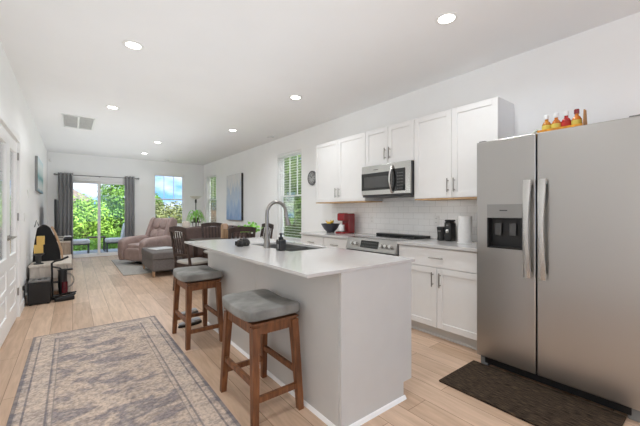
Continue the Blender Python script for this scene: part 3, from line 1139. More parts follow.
fb = thing('fruit_bowl', 'dark wide bowl with bananas beside the red coffee maker', 'bowl', (3.16, 3.82, ZT))
MB().lathe([(0.001, 0), (0.06, 0), (0.062, 0.012), (0.10, 0.05), (0.14, 0.115), (0.148, 0.135), (0.143, 0.135), (0.134, 0.115), (0.095, 0.055), (0.055, 0.02), (0.001, 0.018)], n=32).build('bowl_body', mat('slate_glaze', (58, 58, 66), 0.3, var=0.3, scale=18), fb)
for k, (dx, dy, rz) in enumerate(((-0.03, 0.0, 0.3), (0.0, 0.03, 0.6), (0.035, 0.005, 0.1))):
    pts = []
    for i in range(9):
        a = -0.9 + 1.8 * i / 8
        pts.append(Vector((0.10 * math.sin(a), 0, 0.12 - 0.09 * math.cos(a) + 0.075)))
    bmb = MB().tube(pts, [0.005, 0.012, 0.016, 0.018, 0.018, 0.017, 0.015, 0.010, 0.004], 8)
    single(bmb, 'banana', mat('banana_skin', (214, 176, 60), 0.5, var=0.2, scale=14), ['yellow banana at the window side of the dark bowl', 'yellow banana in the middle of the dark bowl', 'yellow banana nearest the coffee maker in the dark bowl'][k], 'banana', 'bananas in the dark bowl', (3.16 + dx, 3.82 + dy, ZT + 0.030 + 0.01 * k), rz + R(60))
for k, (dx, dy) in enumerate(((-0.06, -0.04), (0.03, -0.075))):
    single(MB().lathe([(0.004, 0.0), (0.022, 0.004), (0.035, 0.03), (0.032, 0.05), (0.012, 0.062), (0.002, 0.056)], n=16), 'fruit', mat('dark_plum', (54, 40, 62), 0.35, var=0.2), ['dark round fruit at the front of the bowl', 'dark round fruit nearest the coffee maker in the bowl'][k], 'fruit', 'dark fruit in the bowl', (3.16 + dx, 3.82 + dy, ZT + 0.058))

gr = thing('coffee_grinder', 'tall black coffee grinder with round silver badge beside paper towels', 'grinder', (3.27, 1.90, ZT))
m = MB().box((0, 0, 0.105), (0.11, 0.085, 0.21), 0.018, seg=3)
m.build('housing', BLACK, gr)
MB().box((0, 0, 0.222), (0.10, 0.075, 0.022), 0.008).build('hopper_lid', BLACK, gr)
dl = MB().lathe([(0.001, 0.0), (0.02, 0.0), (0.02, 0.006), (0.001, 0.008)], n=18)
for v in dl.bm.verts:
    v.co = Vector((-0.055 - v.co.z, v.co.x, 0.11 + v.co.y))
dl.build('dial', STEEL2, gr)
MB().bx(-0.058, -0.0555, -0.012, 0.012, 0.165, 0.18).build('badge', GREYPL, gr)
cn = thing('canister', 'short black canister left of the tall coffee grinder', 'canister', (3.28, 2.005, ZT))
MB().lathe([(0.042, 0), (0.05, 0.006), (0.046, 0.05), (0.052, 0.125), (0.052, 0.13)], n=24).build('jar', BLACK, cn)
MB().lathe([(0.054, 0.13), (0.054, 0.148), (0.045, 0.153)], n=24).build('lid', BLACK, cn)
MB().bx(-0.0555, -0.0515, -0.018, 0.018, 0.10, 0.112).build('badge', GREYPL, cn)

pt = thing('paper_towel_roll', 'white upright paper towel roll on worktop beside the refrigerator', 'paper towels', (3.20, 1.695, ZT))
MB().lathe([(0.075, 0), (0.075, 0.008), (0.0, 0.01)], n=28).build('holder_base', WHITE, pt)
MB().lathe([(0.02, 0.011), (0.066, 0.011), (0.068, 0.02), (0.068, 0.268), (0.066, 0.274), (0.02, 0.274)], n=32, cap=False).build('paper_roll', PAPER, pt)
MB().lathe([(0.018, 0.0105), (0.018, 0.270), (0.016, 0.272)], n=16).build('core', CARD, pt)

# ------------------------------------------------------------------ island
IX0, IX1, IY0, IY1 = 0.957, 1.868, 1.343, 3.64
BX0, BX1, BY0, BY1 = 1.200, 1.835, 1.35, 3.585
isl = thing('kitchen_island', 'light grey kitchen island base with flat panels', 'kitchen island', (0, 0, 0))
m = MB()
m.bx(BX0, BX1 - 0.085, BY0 + 0.02, BY1, 0.0, 0.11)
m.bx(BX0, BX1 - 0.021, BY0 + 0.02, BY1 - 0.0, 0.11, ZT - 0.022)
io = m.build('cabinet_body', ISL, isl)
sk = (1.395, 1.80, 2.20, 2.93)
cut(io, [(sk[0] - 0.03, sk[1] - 0.01 + 0.03, sk[2] - 0.03, sk[3] + 0.03, ZT - 0.30, ZT)])
MB().prism([(BX0 - 0.004, 0), (BX1 - 0.085, 0), (BX1 - 0.085, 0.11), (BX1, 0.11), (BX1, ZT - 0.022), (BX0 - 0.004, ZT - 0.022)], 'y', BY0, BY0 + 0.019).build('end_panel', ISL, isl)
MB().bx(BX0 - 0.006, BX0 - 0.0005, BY0 + 0.021, 2.40, 0.0, ZT - 0.022).build('side_panel', ISL, isl)
MB().bx(BX0 - 0.006, BX0 - 0.0005, 2.407, BY1, 0.0, ZT - 0.022).build('side_panel', ISL, isl)
m = MB()
m.prism([(BX0 - 0.022, 0), (BX0 - 0.007, 0), (BX0 - 0.007, 0.022), (BX0 - 0.014, 0.018)], 'y', BY0 - 0.016, BY1)
m.prism([(BY0 - 0.018, 0), (BY0 - 0.0005, 0), (BY0 - 0.0005, 0.022), (BY0 - 0.01, 0.018)], 'x', BX0 - 0.006, BX1 - 0.075)
m.build('shoe_molding', TRIM, isl)['label'] = 'white floor molding'
for (a, b) in ((1.375, 2.10), (2.10, 3.02), (3.02, 3.58)):
    m = MB().bx(BX1 - 0.02, BX1, a + 0.003, b - 0.003, 0.117, ZT - 0.04, 0.003)
    d = m.build('door', ISL, isl)
    MB().tube([(BX1 + 0.03, (a + b) / 2, 0.5), (BX1 + 0.03, (a + b) / 2, 0.64)], 0.006).build('handle', NICKEL, d)

top = MB().bx(IX0, IX1, IY0, IY1, ZT - 0.021, ZT, 0.003)
top = single(top, 'island_countertop', QUARTZ, 'long white quartz island worktop with sink cut-out', 'countertop')
cut(top, [(sk[0], sk[1], sk[2], sk[3], ZT - 0.1, ZT + 0.1)])

sn = thing('sink', 'double basin stainless steel sink set under the island worktop', 'sink', (0, 0, 0))
smid = 2.55
for (a, b) in ((sk[2], smid - 0.012), (smid + 0.012, sk[3])):
    m = MB()
    q0, q1, zt, zb = sk[0] - 0.003, sk[1] + 0.003, ZT - 0.022, ZT - 0.215
    a_, b_ = a - 0.003, b + 0.003
    t = 0.006
    m.bx(q0 - t, q1 + t, a_ - t, b_ + t, zb - t, zb)
    m.bx(q0 - t, q0, a_ - t, b_ + t, zb, zt).bx(q1, q1 + t, a_ - t, b_ + t, zb, zt)
    m.bx(q0, q1, a_ - t, a_, zb, zt).bx(q0, q1, b_, b_ + t, zb, zt)
    bo = m.build('basin', steel_mat('satin_steel', (166, 165, 162), 0.36) if 'satin_steel' not in MATS else MATS['satin_steel'], sn)
    MB().lathe([(0.045, 0), (0.045, 0.004), (0.03, 0.002), (0.0, 0.002)], ((q0 + q1) / 2, (a + b) / 2, zb + 0.0002), 20).build('drain', NICKEL, bo)

fc = thing('faucet', 'tall brushed nickel gooseneck faucet on the island', 'faucet', (1.365, 2.535, ZT))
pts = [(0, 0, 0.0), (0, 0, 0.10), (0, 0, 0.29)]
for k in range(1, 13):
    a = PI - PI * 1.06 * k / 12
    pts.append((0.100 + 0.100 * math.cos(a), 0, 0.300 + 0.110 * math.sin(a)))
MB().tube([(0, 0, 0), (0, 0, 0.05), (0, 0, 0.10)], [0.031, 0.028, 0.021], 16).build('base', NICKEL, fc)
MB().tube(pts[1:], [0.0165] + [0.0155] * (len(pts) - 2), 14).build('gooseneck', NICKEL, fc)
e = Vector(pts[-1])
MB().tube([e, e + Vector((0.012, 0, -0.03)), e + Vector((0.022, 0, -0.07)), e + Vector((0.025, 0, -0.085))], [0.0165, 0.019, 0.024, 0.022], 14).build('spray_head', NICKEL, fc)
MB().tube([(0, 0.02, 0.07), (0, 0.045, 0.075), (0.0, 0.10, 0.095)], [0.011, 0.009, 0.006], 10).build('lever', NICKEL, fc)

sp_ = thing('soap_dispenser', 'black glass pump soap bottle by the faucet', 'soap dispenser', (1.362, 2.288, ZT))
MB().box((0, 0, 0.047), (0.066, 0.066, 0.094), 0.012, seg=3).build('bottle', mat('dark_bottle', (34, 35, 36), 0.2), sp_)
MB().lathe([(0.02, 0.0945), (0.02, 0.112), (0.008, 0.114), (0.008, 0.132), (0.014, 0.133), (0.014, 0.143), (0.004, 0.146)], n=16).tube([(0, 0, 0.138), (0.0, -0.0, 0.138), (0.035, 0.0, 0.135)], 0.005).build('pump', BLACK, sp_)
MB().bx(-0.034, -0.0332, -0.022, 0.004, 0.02, 0.055).build('paper_label', GREYPL, sp_)

cl = MB()
random.seed(4)
cl.puff((0, 0, 0.021), (0.16, 0.11, 0.042), 0.8, 0.9)
cl.puff((0.05, 0.045, 0.03), (0.10, 0.07, 0.05), 0.9, 0.9)
cl.puff((-0.055, -0.02, 0.026), (0.07, 0.09, 0.05), 0.9, 0.9)
for v in cl.bm.verts:
    n_ = math.sin(v.co.x * 150 + v.co.z * 60) * math.cos(v.co.y * 120) * 0.009 + math.sin(v.co.x * 61 + v.co.y * 83) * 0.007
    v.co.x += 0.006 * math.sin(v.co.y * 170 + v.co.z * 90)
    v.co.z = max(0.0, v.co.z + n_)
single(cl, 'dishcloth', mat('dark_dishcloth', (50, 48, 46), 0.9, var=0.5, scale=35), 'crumpled dark dishcloth lying behind the faucet', 'cloth', None, (1.27, 2.84, ZT), 0.4)
br = thing('scrub_brush', 'small black brush cup at the sink edge between faucet and soap bottle', 'brush', (1.372, 2.99, ZT))
MB().lathe([(0.03, 0), (0.035, 0.004), (0.037, 0.035), (0.033, 0.035), (0.03, 0.008)], n=18).build('cup', BLACK, br)
MB().lathe([(0.01, 0.009), (0.024, 0.012), (0.026, 0.04), (0.012, 0.055), (0.003, 0.058)], n=14).build('bristles', DARKGREY, br)

# ------------------------------------------------------------------ stools
def stool(loc, lab):
    s = thing('bar_stool', lab, 'stool', loc, 0, 'saddle seat bar stools at the island')
    hx, hy, ht = 0.135, 0.200, 0.565
    fx, fy = 0.157, 0.245
    for sx in (-1, 1):
        for sy in (-1, 1):
            MB().leg((sx * fx, sy * fy, 0), (sx * hx, sy * hy, ht), 0.036, 0.048).build('leg', WALNUT, s)
    m = MB()
    for sx in (-1, 1):
        m.box((sx * (hx + 0.001), 0, ht - 0.018), (0.028, 2 * hy + 0.02, 0.062), 0.003)
    for sy in (-1, 1):
        m.box((0, sy * (hy + 0.001), ht - 0.018), (2 * hx + 0.02, 0.028, 0.062), 0.003)
    m.box((0, 0, ht + 0.018), (0.32, 0.45, 0.014), 0.004)
    m.build('apron', WALNUT, s)
    def at(z):
        t = z / ht
        return fx + (hx - fx) * t, fy + (hy - fy) * t
    for sx in (-1, 1):
        x, y = at(0.235)
        MB().box((sx * x, 0, 0.235), (0.024, 2 * y - 0.03, 0.036), 0.003).build('stretcher', WALNUT, s)
    for sy in (-1, 1):
        x, y = at(0.15)
        MB().box((0, sy * y, 0.15), (2 * x - 0.03, 0.024, 0.036), 0.003).build('stretcher', WALNUT, s)
    c = MB().puff((0, 0, 0), (0.365, 0.485, 0.08), 0.34, 0.22, n=44, m=16)
    for v in c.bm.verts:
        q = v.co.y / 0.2425
        v.co.z += 0.585 + 0.038 + 0.022 * q * q - 0.004
        if v.co.z < 0.592:
            v.co.z = 0.592
    c.build('seat_cushion', FAB, s, ang=60)
    return s
st1 = stool((0.986, 1.93, 0), 'near bar stool with mottled grey saddle cushion and brown wood legs')
copy_tree(st1, (0.982, 3.265, 0), 0, 'far bar stool with grey saddle cushion, the one farther along the island')

# slippers on the floor behind the far stool
def slipper(loc, rz, lab):
    s = thing('slipper', lab, 'slipper', loc, rz, 'pair of grey slippers')
    out = [(0.045 * math.cos(a) * (1.0 + 0.12 * math.sin(a)), 0.135 * math.sin(a)) for a in [2 * PI * k / 20 for k in range(20)]]
    MB().prism(out, 'z', 0.0, 0.018).build('sole', BLACK, s)
    m = MB().puff((0, 0.0, 0.034), (0.085, 0.26, 0.025), 0.7, 0.8)
    m.build('footbed', mat('grey_felt', (158, 160, 164), 0.95, var=0.1, scale=40), s)
    m = MB().puff((0, 0.065, 0.044), (0.088, 0.09, 0.04), 0.7, 0.8)
    m.build('upper', MATS['grey_felt'], s)
slipper((1.10, 4.03, 0), R(-78), 'grey slipper on floor behind the far stool, nearer the dining chair')
slipper((1.025, 3.66, 0), R(-80), 'grey slipper on floor under the far stool, nearer the camera')

# ------------------------------------------------------------------ rugs and mats
def rug(name, x0, x1, y0, y1, h, material, lab, cat):
    cx, cy = (x0 + x1) / 2, (y0 + y1) / 2
    m = MB().box((0, 0, h / 2), (x1 - x0, y1 - y0, h), h * 0.4)
    return single(m, name, material, lab, cat, None, (cx, cy, 0))
rug('area_rug', -0.305, 0.775, 0.62, 4.22, 0.009, rug_mat('worn_persian', 0.54, 1.80, [(106, 100, 104), (152, 142, 140), (206, 186, 168), (136, 128, 130), (196, 180, 166), (222, 202, 182)], (206, 188, 172)), 'long worn oriental runner rug in beige and grey beside the island', 'rug')
km = MB().box((0, 0, 0.007), (0.515, 0.93, 0.014), 0.005)
mt_m, mt_t, mt_b = base_mat('woven_mat')
_tc = mt_t.nodes.new('ShaderNodeTexCoord')
_mp = mt_t.nodes.new('ShaderNodeMapping')
_mp.inputs['Scale'].default_value = (70, 9, 1)
_n = mt_t.nodes.new('ShaderNodeTexNoise')
_n.inputs['Scale'].default_value = 2.2
_n.inputs['Detail'].default_value = 6
_r = mt_t.nodes.new('ShaderNodeValToRGB')
_r.color_ramp.elements[0].position = 0.35
_r.color_ramp.elements[0].color = lin((26, 22, 19))
_r.color_ramp.elements[1].position = 0.72
_r.color_ramp.elements[1].color = lin((92, 76, 60))
mt_t.links.new(_tc.outputs['Object'], _mp.inputs['Vector'])
mt_t.links.new(_mp.outputs['Vector'], _n.inputs['Vector'])
mt_t.links.new(_n.outputs['Fac'], _r.inputs['Fac'])
mt_t.links.new(_r.outputs['Color'], mt_b.inputs['Base Color'])
mt_b.inputs['Roughness'].default_value = 0.9
mt_b.inputs['Specular IOR Level'].default_value = 0.15
single(km, 'kitchen_mat', mt_m, 'dark brown woven kitchen mat in front of the refrigerator', 'mat', None, (2.382, 0.86, 0))
rug('living_rug', 0.78, 1.845, 7.22, 9.7, 0.012, mat('grey_pile', (172, 168, 162), 0.98, var=0.12, scale=20, bump=0.3, bscale=120), 'plain grey rug under the recliner', 'rug')

# ------------------------------------------------------------------ dining set
def dining_chair(loc, rz, lab):
    """front toward local -Y"""
    c = thing('dining_chair', lab, 'chair', loc, rz, 'dark slat back dining chairs')
    for sx in (-1, 1):
        MB().leg((sx * 0.195, -0.20, 0), (sx * 0.195, -0.20, 0.425), 0.032, 0.042).build('leg', DARKWOOD, c)
        MB().bar((sx * 0.195, 0.23, 0), (sx * 0.195, 0.20, 0.45), 0.036, 0.036, side=(1, 0, 0)).build('leg', DARKWOOD, c)
        MB().bar((sx * 0.195, 0.20, 0.45), (sx * 0.195, 0.29, 0.985), 0.036, 0.03, 0.03, 0.024, side=(1, 0, 0)).build('back_post', DARKWOOD, c)
    m = MB().box((0, -0.2, 0.40), (0.36, 0.022, 0.06), 0.002).box((0, 0.2, 0.40), (0.36, 0.022, 0.06), 0.002)
    m.box((-0.195, 0, 0.40), (0.022, 0.36, 0.06), 0.002).box((0.195, 0, 0.40), (0.022, 0.36, 0.06), 0.002)
    m.build('apron', DARKWOOD, c)
    MB().puff((0, -0.005, 0.455), (0.44, 0.43, 0.06), 0.5, 0.3).build('seat', mat('pale_seat_cushion', (176, 172, 166), 0.9, var=0.06), c)
    # curved crest rail and lower rail
    m = MB()
    rings = []
    for k in range(9):
        t = -1 + 2 * k / 8
        x = t * 0.215
        z = 0.965 + 0.022 * (1 - t * t)
        y = 0.286 + 0.0 * t
        rings.append([(x, y - 0.012, z - 0.04), (x, y + 0.012, z - 0.04), (x, y + 0.016, z + 0.035), (x, y - 0.008, z + 0.035)])
    m.loft(rings)
    m.build('top_rail', DARKWOOD, c)
    MB().box((0, 0.222, 0.575), (0.36, 0.02, 0.045), 0.002).build('lower_rail', DARKWOOD, c)
    for k in range(5):
        x = -0.128 + k * 0.064
        MB().bar((x, 0.224, 0.59), (x, 0.278, 0.935), 0.024, 0.010, side=(1, 0, 0)).build('slat', DARKWOOD, c)
    return c
chA = dining_chair((1.545, 5.27, 0), R(106), 'dark dining chair at the near left end of table behind the far stool')
copy_tree(chA, (2.25, 6.22, 0), R(0), 'dark dining chair on the far side of table beyond the tan box')
copy_tree(chA, (2.015, 4.79, 0), R(180), 'dark dining chair on the kitchen side, back toward the island')
copy_tree(chA, (2.66, 5.45, 0), R(-90), 'dark dining chair at the window end of the table, partly behind faucet')

dt = thing('dining_table', 'dark rectangular dining table behind the island', 'table', (2.13, 5.42, 0))
MB().box((0, 0, 0.745), (0.98, 0.98, 0.03), 0.006).build('tabletop', DARKWOOD, dt)
MB().box((0, 0.42, 0.69), (0.80, 0.022, 0.075)).box((0, -0.42, 0.69), (0.80, 0.022, 0.075)).box((0.41, 0, 0.69), (0.022, 0.82, 0.075)).box((-0.41, 0, 0.69), (0.022, 0.82, 0.075)).build('apron', DARKWOOD, dt)
for sx in (-1, 1):
    for sy in (-1, 1):
        MB().leg((sx * 0.41, sy * 0.42, 0), (sx * 0.41, sy * 0.42, 0.7295), 0.05, 0.07).build('leg', DARKWOOD, dt)

def leaves(mb, pts, size, rng, asp=2.2, up=0.4):
    for p in pts:
        d = Vector((rng.uniform(-1, 1), rng.uniform(-1, 1), rng.uniform(-0.5, 1))).normalized()
        n = Vector((rng.uniform(-1, 1), rng.uniform(-1, 1), up + rng.uniform(-0.5, 1))).normalized()
        s = d.cross(n)
        if s.length < 1e-3:
            continue
        s.normalize()
        L = size * rng.uniform(0.6, 1.2)
        p = Vector(p)
        w = L / asp / 2 * 1.3
        vs = [mb.bm.verts.new(q) for q in (p - d * L / 2, p + s * w, p + d * L / 2, p - s * w)]
        mb.bm.faces.new(vs)

rng = random.Random(7)
pl = thing('potted_plant', 'small leafy green plant on the dining table', 'plant', (2.49, 5.24, 0.7605))
MB().lathe([(0.05, 0), (0.055, 0.004), (0.07, 0.09), (0.064, 0.09), (0.055, 0.075), (0.0, 0.075)], n=20).build('pot', TERRA, pl)
m = MB()
leaves(m, [(rng.gauss(0, 0.07), rng.gauss(0, 0.07), 0.14 + abs(rng.gauss(0, 0.055))) for _ in range(170)], 0.075, rng, 1.6)
m.build('foliage', HOUSEP, pl, smooth=False)
m = MB()
for k in range(6):
    a = k * 1.05
    m.tube([(0, 0, 0.075), (0.04 * math.cos(a), 0.04 * math.sin(a), 0.14), (0.08 * math.cos(a), 0.08 * math.sin(a), 0.17)], 0.003, 5)
m.build('stem', HOUSEP, pl)
tb = thing('napkin_holder', 'tan wooden box standing on the dining table', 'box', (2.19, 5.68, 0.7605))
MB().bx(-0.05, 0.05, -0.05, 0.05, 0, 0.012, 0.002).bx(-0.05, -0.038, -0.05, 0.05, 0.012, 0.25, 0.002).bx(0.038, 0.05, -0.05, 0.05, 0.012, 0.25, 0.002).bx(-0.038, 0.038, 0.042, 0.05, 0.012, 0.17).bx(-0.038, 0.038, -0.05, -0.042, 0.012, 0.17).build('wooden_sides', TANWOOD, tb)
MB().bx(-0.034, 0.034, -0.038, 0.038, 0.0125, 0.265).build('napkins', mat('peach_paper', (222, 190, 166), 0.9), tb)
db = thing('serving_dish', 'covered dark pedestal dish on the dining table between box and plant', 'dish', (2.24, 5.42, 0.7605))
MB().lathe([(0.05, 0), (0.055, 0.008), (0.015, 0.03), (0.015, 0.13), (0.10, 0.17), (0.095, 0.17), (0.05, 0.144), (0, 0.142)], n=24).build('dish_body', DARKGREY, db)
MB().lathe([(0.092, 0.1705), (0.06, 0.20), (0.015, 0.21), (0.015, 0.23), (0, 0.234)], n=24).build('lid', DARKGREY, db)

# ------------------------------------------------------------------ living room
ot = thing('ottoman', 'large slate grey upholstered ottoman with newspaper on top', 'ottoman', (1.45, 7.23, 0))
MB().box((0, 0, 0.225), (0.54, 1.14, 0.23), 0.025, seg=3).build('upholstered_base', OTT, ot)
MB().puff((0, 0, 0.40), (0.58, 1.18, 0.17), 0.3, 0.16, n=44).build('cushion', OTT, ot)
for sx in (-1, 1):
    for sy in (-1, 1):
        MB().leg((sx * 0.235, sy * 0.52, 0.0125 if sy > 0 else 0), (sx * 0.235, sy * 0.52, 0.112), 0.03, 0.045).build('leg', TANWOOD, ot)
np_ = thing('newspaper', 'folded newspaper lying on the grey ottoman', 'newspaper', (1.46, 7.2, 0.486), 0.3)
MB().box((0, 0, 0.003), (0.42, 0.34, 0.006), 0.002).build('back_sheets', PAPER, np_)
MB().box((0.02, 0.01, 0.009), (0.36, 0.30, 0.005), 0.002, rot=(0, 0, 0.15)).build('front_sheets', mat('newsprint', (206, 208, 212), 0.9, var=0.12, scale=30), np_)

sf = thing('sofa', 'brown sofa with its back turned to the dining chairs', 'sofa', (2.50, 7.30, 0))
MB().box((0, 0.0, 0.25), (1.30, 0.86, 0.30), 0.03, seg=3).build('base', SOFA, sf)
MB().puff((0, -0.40, 0.62), (1.42, 0.24, 0.60), 0.2, 0.18, n=36).build('backrest', SOFA, sf)
for sx in (-1, 1):
    MB().puff((sx * 0.64, 0.06, 0.38), (0.22, 0.86, 0.55), 0.4, 0.3, n=32).build('armrest', SOFA, sf)
for sx in (-1, 1):
    MB().puff((sx * 0.27, 0.08, 0.46), (0.54, 0.72, 0.18), 0.4, 0.25, n=32).build('seat_cushion', SOFA, sf)
    MB().puff((sx * 0.30, -0.27, 0.70), (0.58, 0.22, 0.46), 0.55, 0.35, rot=(R(-8), 0, 0), n=32).build('back_cushion', SOFA, sf)
for sx in (-1, 1):
    for sy in (-1, 1):
        MB().leg((sx * 0.55, sy * 0.36, 0), (sx * 0.55, sy * 0.36, 0.10), 0.04, 0.05).build('leg', DARKWOOD, sf)
single(MB().puff((0, 0, 0), (0.15, 0.08, 0.15), 0.6, 0.5, rot=(R(-18), R(8), 0)), 'throw_pillow', mat('cream_fabric', (206, 196, 184), 0.95, var=0.08), 'cream throw pillow peeking above the sofa back', 'pillow', None, (1.86, 6.93, 0.97))

rc = thing('recliner', 'taupe leather recliner with tufted back on the grey rug', 'recliner', (1.47, 8.75, 0.012), R(-60))
rc.scale = (0.94, 0.94, 0.98)
# local: front toward -Y
MB().lathe([(0.30, 0), (0.31, 0.012), (0.29, 0.03), (0.08, 0.035), (0.07, 0.10)], n=28).build('swivel_base', BLACK, rc)
MB().box((0, 0.05, 0.20), (0.66, 0.70, 0.20), 0.05, seg=3).build('chassis', MAUVE, rc)
MB().puff((0, -0.10, 0.385), (0.58, 0.68, 0.22), 0.45, 0.3, n=32).build('seat_cushion', MAUVE, rc)
MB().puff((0, -0.41, 0.24), (0.56, 0.16, 0.30), 0.4, 0.3, n=28).build('footrest', MAUVE, rc)
for sx in (-1, 1):
    m = MB()
    rings = []
    prof = [(-0.52, 0.17, 0.50, 0.09), (-0.49, 0.09, 0.58, 0.14), (-0.36, 0.08, 0.635, 0.17), (-0.05, 0.08, 0.65, 0.17), (0.22, 0.09, 0.66, 0.16), (0.38, 0.15, 0.62, 0.12)]
    for (y, zb, zt, w) in prof:
        cz, hz = (zb + zt) / 2, (zt - zb) / 2
        ring = []
        for k in range(20):
            a = 2 * PI * k / 20
            ca, sa = math.cos(a), math.sin(a)
            ex = math.copysign(abs(ca) ** 0.6, ca)
            ez = math.copysign(abs(sa) ** 0.5, sa)
            bulge = 1.12 if ez > 0.4 else 0.95
            ring.append((sx * 0.375 + ex * w * 0.68 * bulge, y, cz + ez * hz))
        rings.append(ring)
    m.loft(rings)
    m.build('armrest', MAUVE, rc, ang=70)
tilt = R(-22)
bk_ = MB()
bk_.puff((0, 0.42, 0.70), (0.66, 0.24, 0.80), 0.45, 0.35, rot=(tilt, 0, 0), n=36, m=18)
bk_.build('backrest', MAUVE, rc, ang=70)
rotm = Euler((tilt, 0, 0)).to_matrix()
for (z, h) in ((0.22, 0.30), (-0.08, 0.26)):
    for sx in (-1, 1):
        c0 = Vector((sx * 0.125, 0.42, 0.70)) + rotm @ Vector((0, -0.115, z))
        MB().puff(c0, (0.26, 0.11, h), 0.75, 0.6, rot=(tilt, 0, 0), n=24).build('back_pad', MAUVE, rc, ang=70)
for sx in (-1, 1):
    c0 = Vector((sx * 0.335, 0.42, 0.70)) + rotm @ Vector((0, -0.06, 0.06))
    MB().puff(c0, (0.13, 0.27, 0.66), 0.5, 0.5, rot=(tilt, 0, 0), n=24).build('back_wing', MAUVE, rc, ang=70)

lp = thing('floor_lamp', 'dark torchiere floor lamp with white glass bowl in far corner', 'lamp', (2.98, 10.05, 0))
MB().lathe([(0.14, 0), (0.14, 0.02), (0.05, 0.035), (0.014, 0.05)], n=26).build('base', DARKWOOD, lp)
MB().lathe([(0.013, 0.05), (0.013, 1.50), (0.028, 1.52), (0.028, 1.60), (0.016, 1.62)], n=14).build('pole', mat('bronze_metal', (48, 42, 40), 0.4, 0.6), lp)
MB().lathe([(0.03, 1.615), (0.10, 1.64), (0.17, 1.70), (0.175, 1.715), (0.165, 1.712), (0.10, 1.655), (0.02, 1.63)], n=30).build('lamp_shade', mat('opal_glass', (236, 234, 228), 0.3), lp)

ps = thing('plant_stand', 'tall slim dark plant stand before the floor lamp', 'plant stand', (2.77, 9.35, 0))
MB().lathe([(0.13, 0.93), (0.14, 0.935), (0.14, 0.955), (0.13, 0.96)], n=24).build('stand_top', DARKWOOD, ps)
for k in range(3):
    a = 2 * PI * k / 3 + 0.4
    MB().tube([(0.14 * math.cos(a), 0.14 * math.sin(a), 0), (0.05 * math.cos(a), 0.05 * math.sin(a), 0.5), (0.09 * math.cos(a), 0.09 * math.sin(a), 0.932)], 0.010, 8).build('leg', DARKWOOD, ps)
sp2 = thing('spider_plant', 'bright green spider plant with arching leaves in the far corner', 'plant', (2.77, 9.35, 0.9605))
MB().lathe([(0.06, 0), (0.065, 0.005), (0.085, 0.11), (0.078, 0.11), (0.07, 0.095), (0, 0.095)], n=20).build('pot', TERRA, sp2)
m = MB()
for k in range(64):
    a = rng.uniform(0, 2 * PI)
    L = rng.uniform(0.18, 0.34)
    h = rng.uniform(0.10, 0.28)
    prev = None
    for i in range(7):
        t = i / 6
        rad = 0.02 + L * t
        z = 0.10 + h * math.sin(PI * min(1, t * 0.75 + 0.12)) - 0.24 * t * t * (L / 0.3)
        c = Vector((rad * math.cos(a), rad * math.sin(a), z))
        w = 0.013 * math.sin(PI * (0.12 + 0.86 * t))
        s = Vector((-math.sin(a), math.cos(a), 0)) * w
        cur = (m.bm.verts.new(c - s), m.bm.verts.new(c + s))
        if prev:
            m.bm.faces.new((prev[0], prev[1], cur[1], cur[0]))
        prev = cur
m.build('foliage', HOUSEP, sp2, ang=80)

# curtains and rod
rod = thing('curtain_rod', 'thin grey metal curtain rod above the sliding glass door', 'curtain rod', (0, 0, 0))
MB().tube([(-0.36, YB - 0.09, 2.20), (1.52, YB - 0.09, 2.20)], 0.012, 10).build('rod', GREYPL, rod)
for x in (-0.36, 1.52):
    MB().puff((x, YB - 0.09, 2.20), (0.05, 0.05, 0.05), 1, 1).build('finial', GREYPL, rod)
for x in (-0.33, 0.59, 1.49):
    MB().tube([(x, YB, 2.20), (x, YB - 0.09, 2.20)], 0.007, 8).lathe([(0.02, 2.185), (0.02, 2.215)], (x, YB - 0.012, 0), 10).build('bracket', GREYPL, rod)
def curtain(x0, x1, lab, folds):
    c = thing('curtain', lab, 'curtain', ((x0 + x1) / 2, YB - 0.09, 0), 0, 'grey curtains at the sliding door')
    w = x1 - x0
    n = folds * 12
    m = MB()
    rings = []
    for iz in range(9):
        z = 0.015 + 2.235 * iz / 8
        fr_, bk2 = [], []
        amp = 0.040 + 0.012 * math.sin(iz * 0.9)
        for k in range(n + 1):
            t = k / n
            x = -w / 2 + w * t
            ph = 2 * PI * folds * t
            y = amp * math.sin(ph + 0.10 * math.sin(iz))
            fr_.append((x, y - 0.003, z))
            bk2.append((x, y + 0.003, z))
        rings.append(fr_ + bk2[::-1])
    m.loft(rings)
    m.build('curtain_panel', CURT, c, ang=70)
    for k in range(folds * 2):
        x = -w / 2 + w * (k + 0.0) / (folds * 2) + 0.001
        if k == 0:
            continue
        g_ = MB()
        g_.tube([(x - 0.004, 0, 2.20 + 0), (x + 0.004, 0, 2.20)], 0.022, 12)
        g_.build('grommet', NICKEL, c)
curtain(-0.295, 0.015, 'grey curtain left of the sliding door behind the television', 4)
curtain(1.175, 1.425, 'grey curtain right of the sliding door behind the recliner', 3)

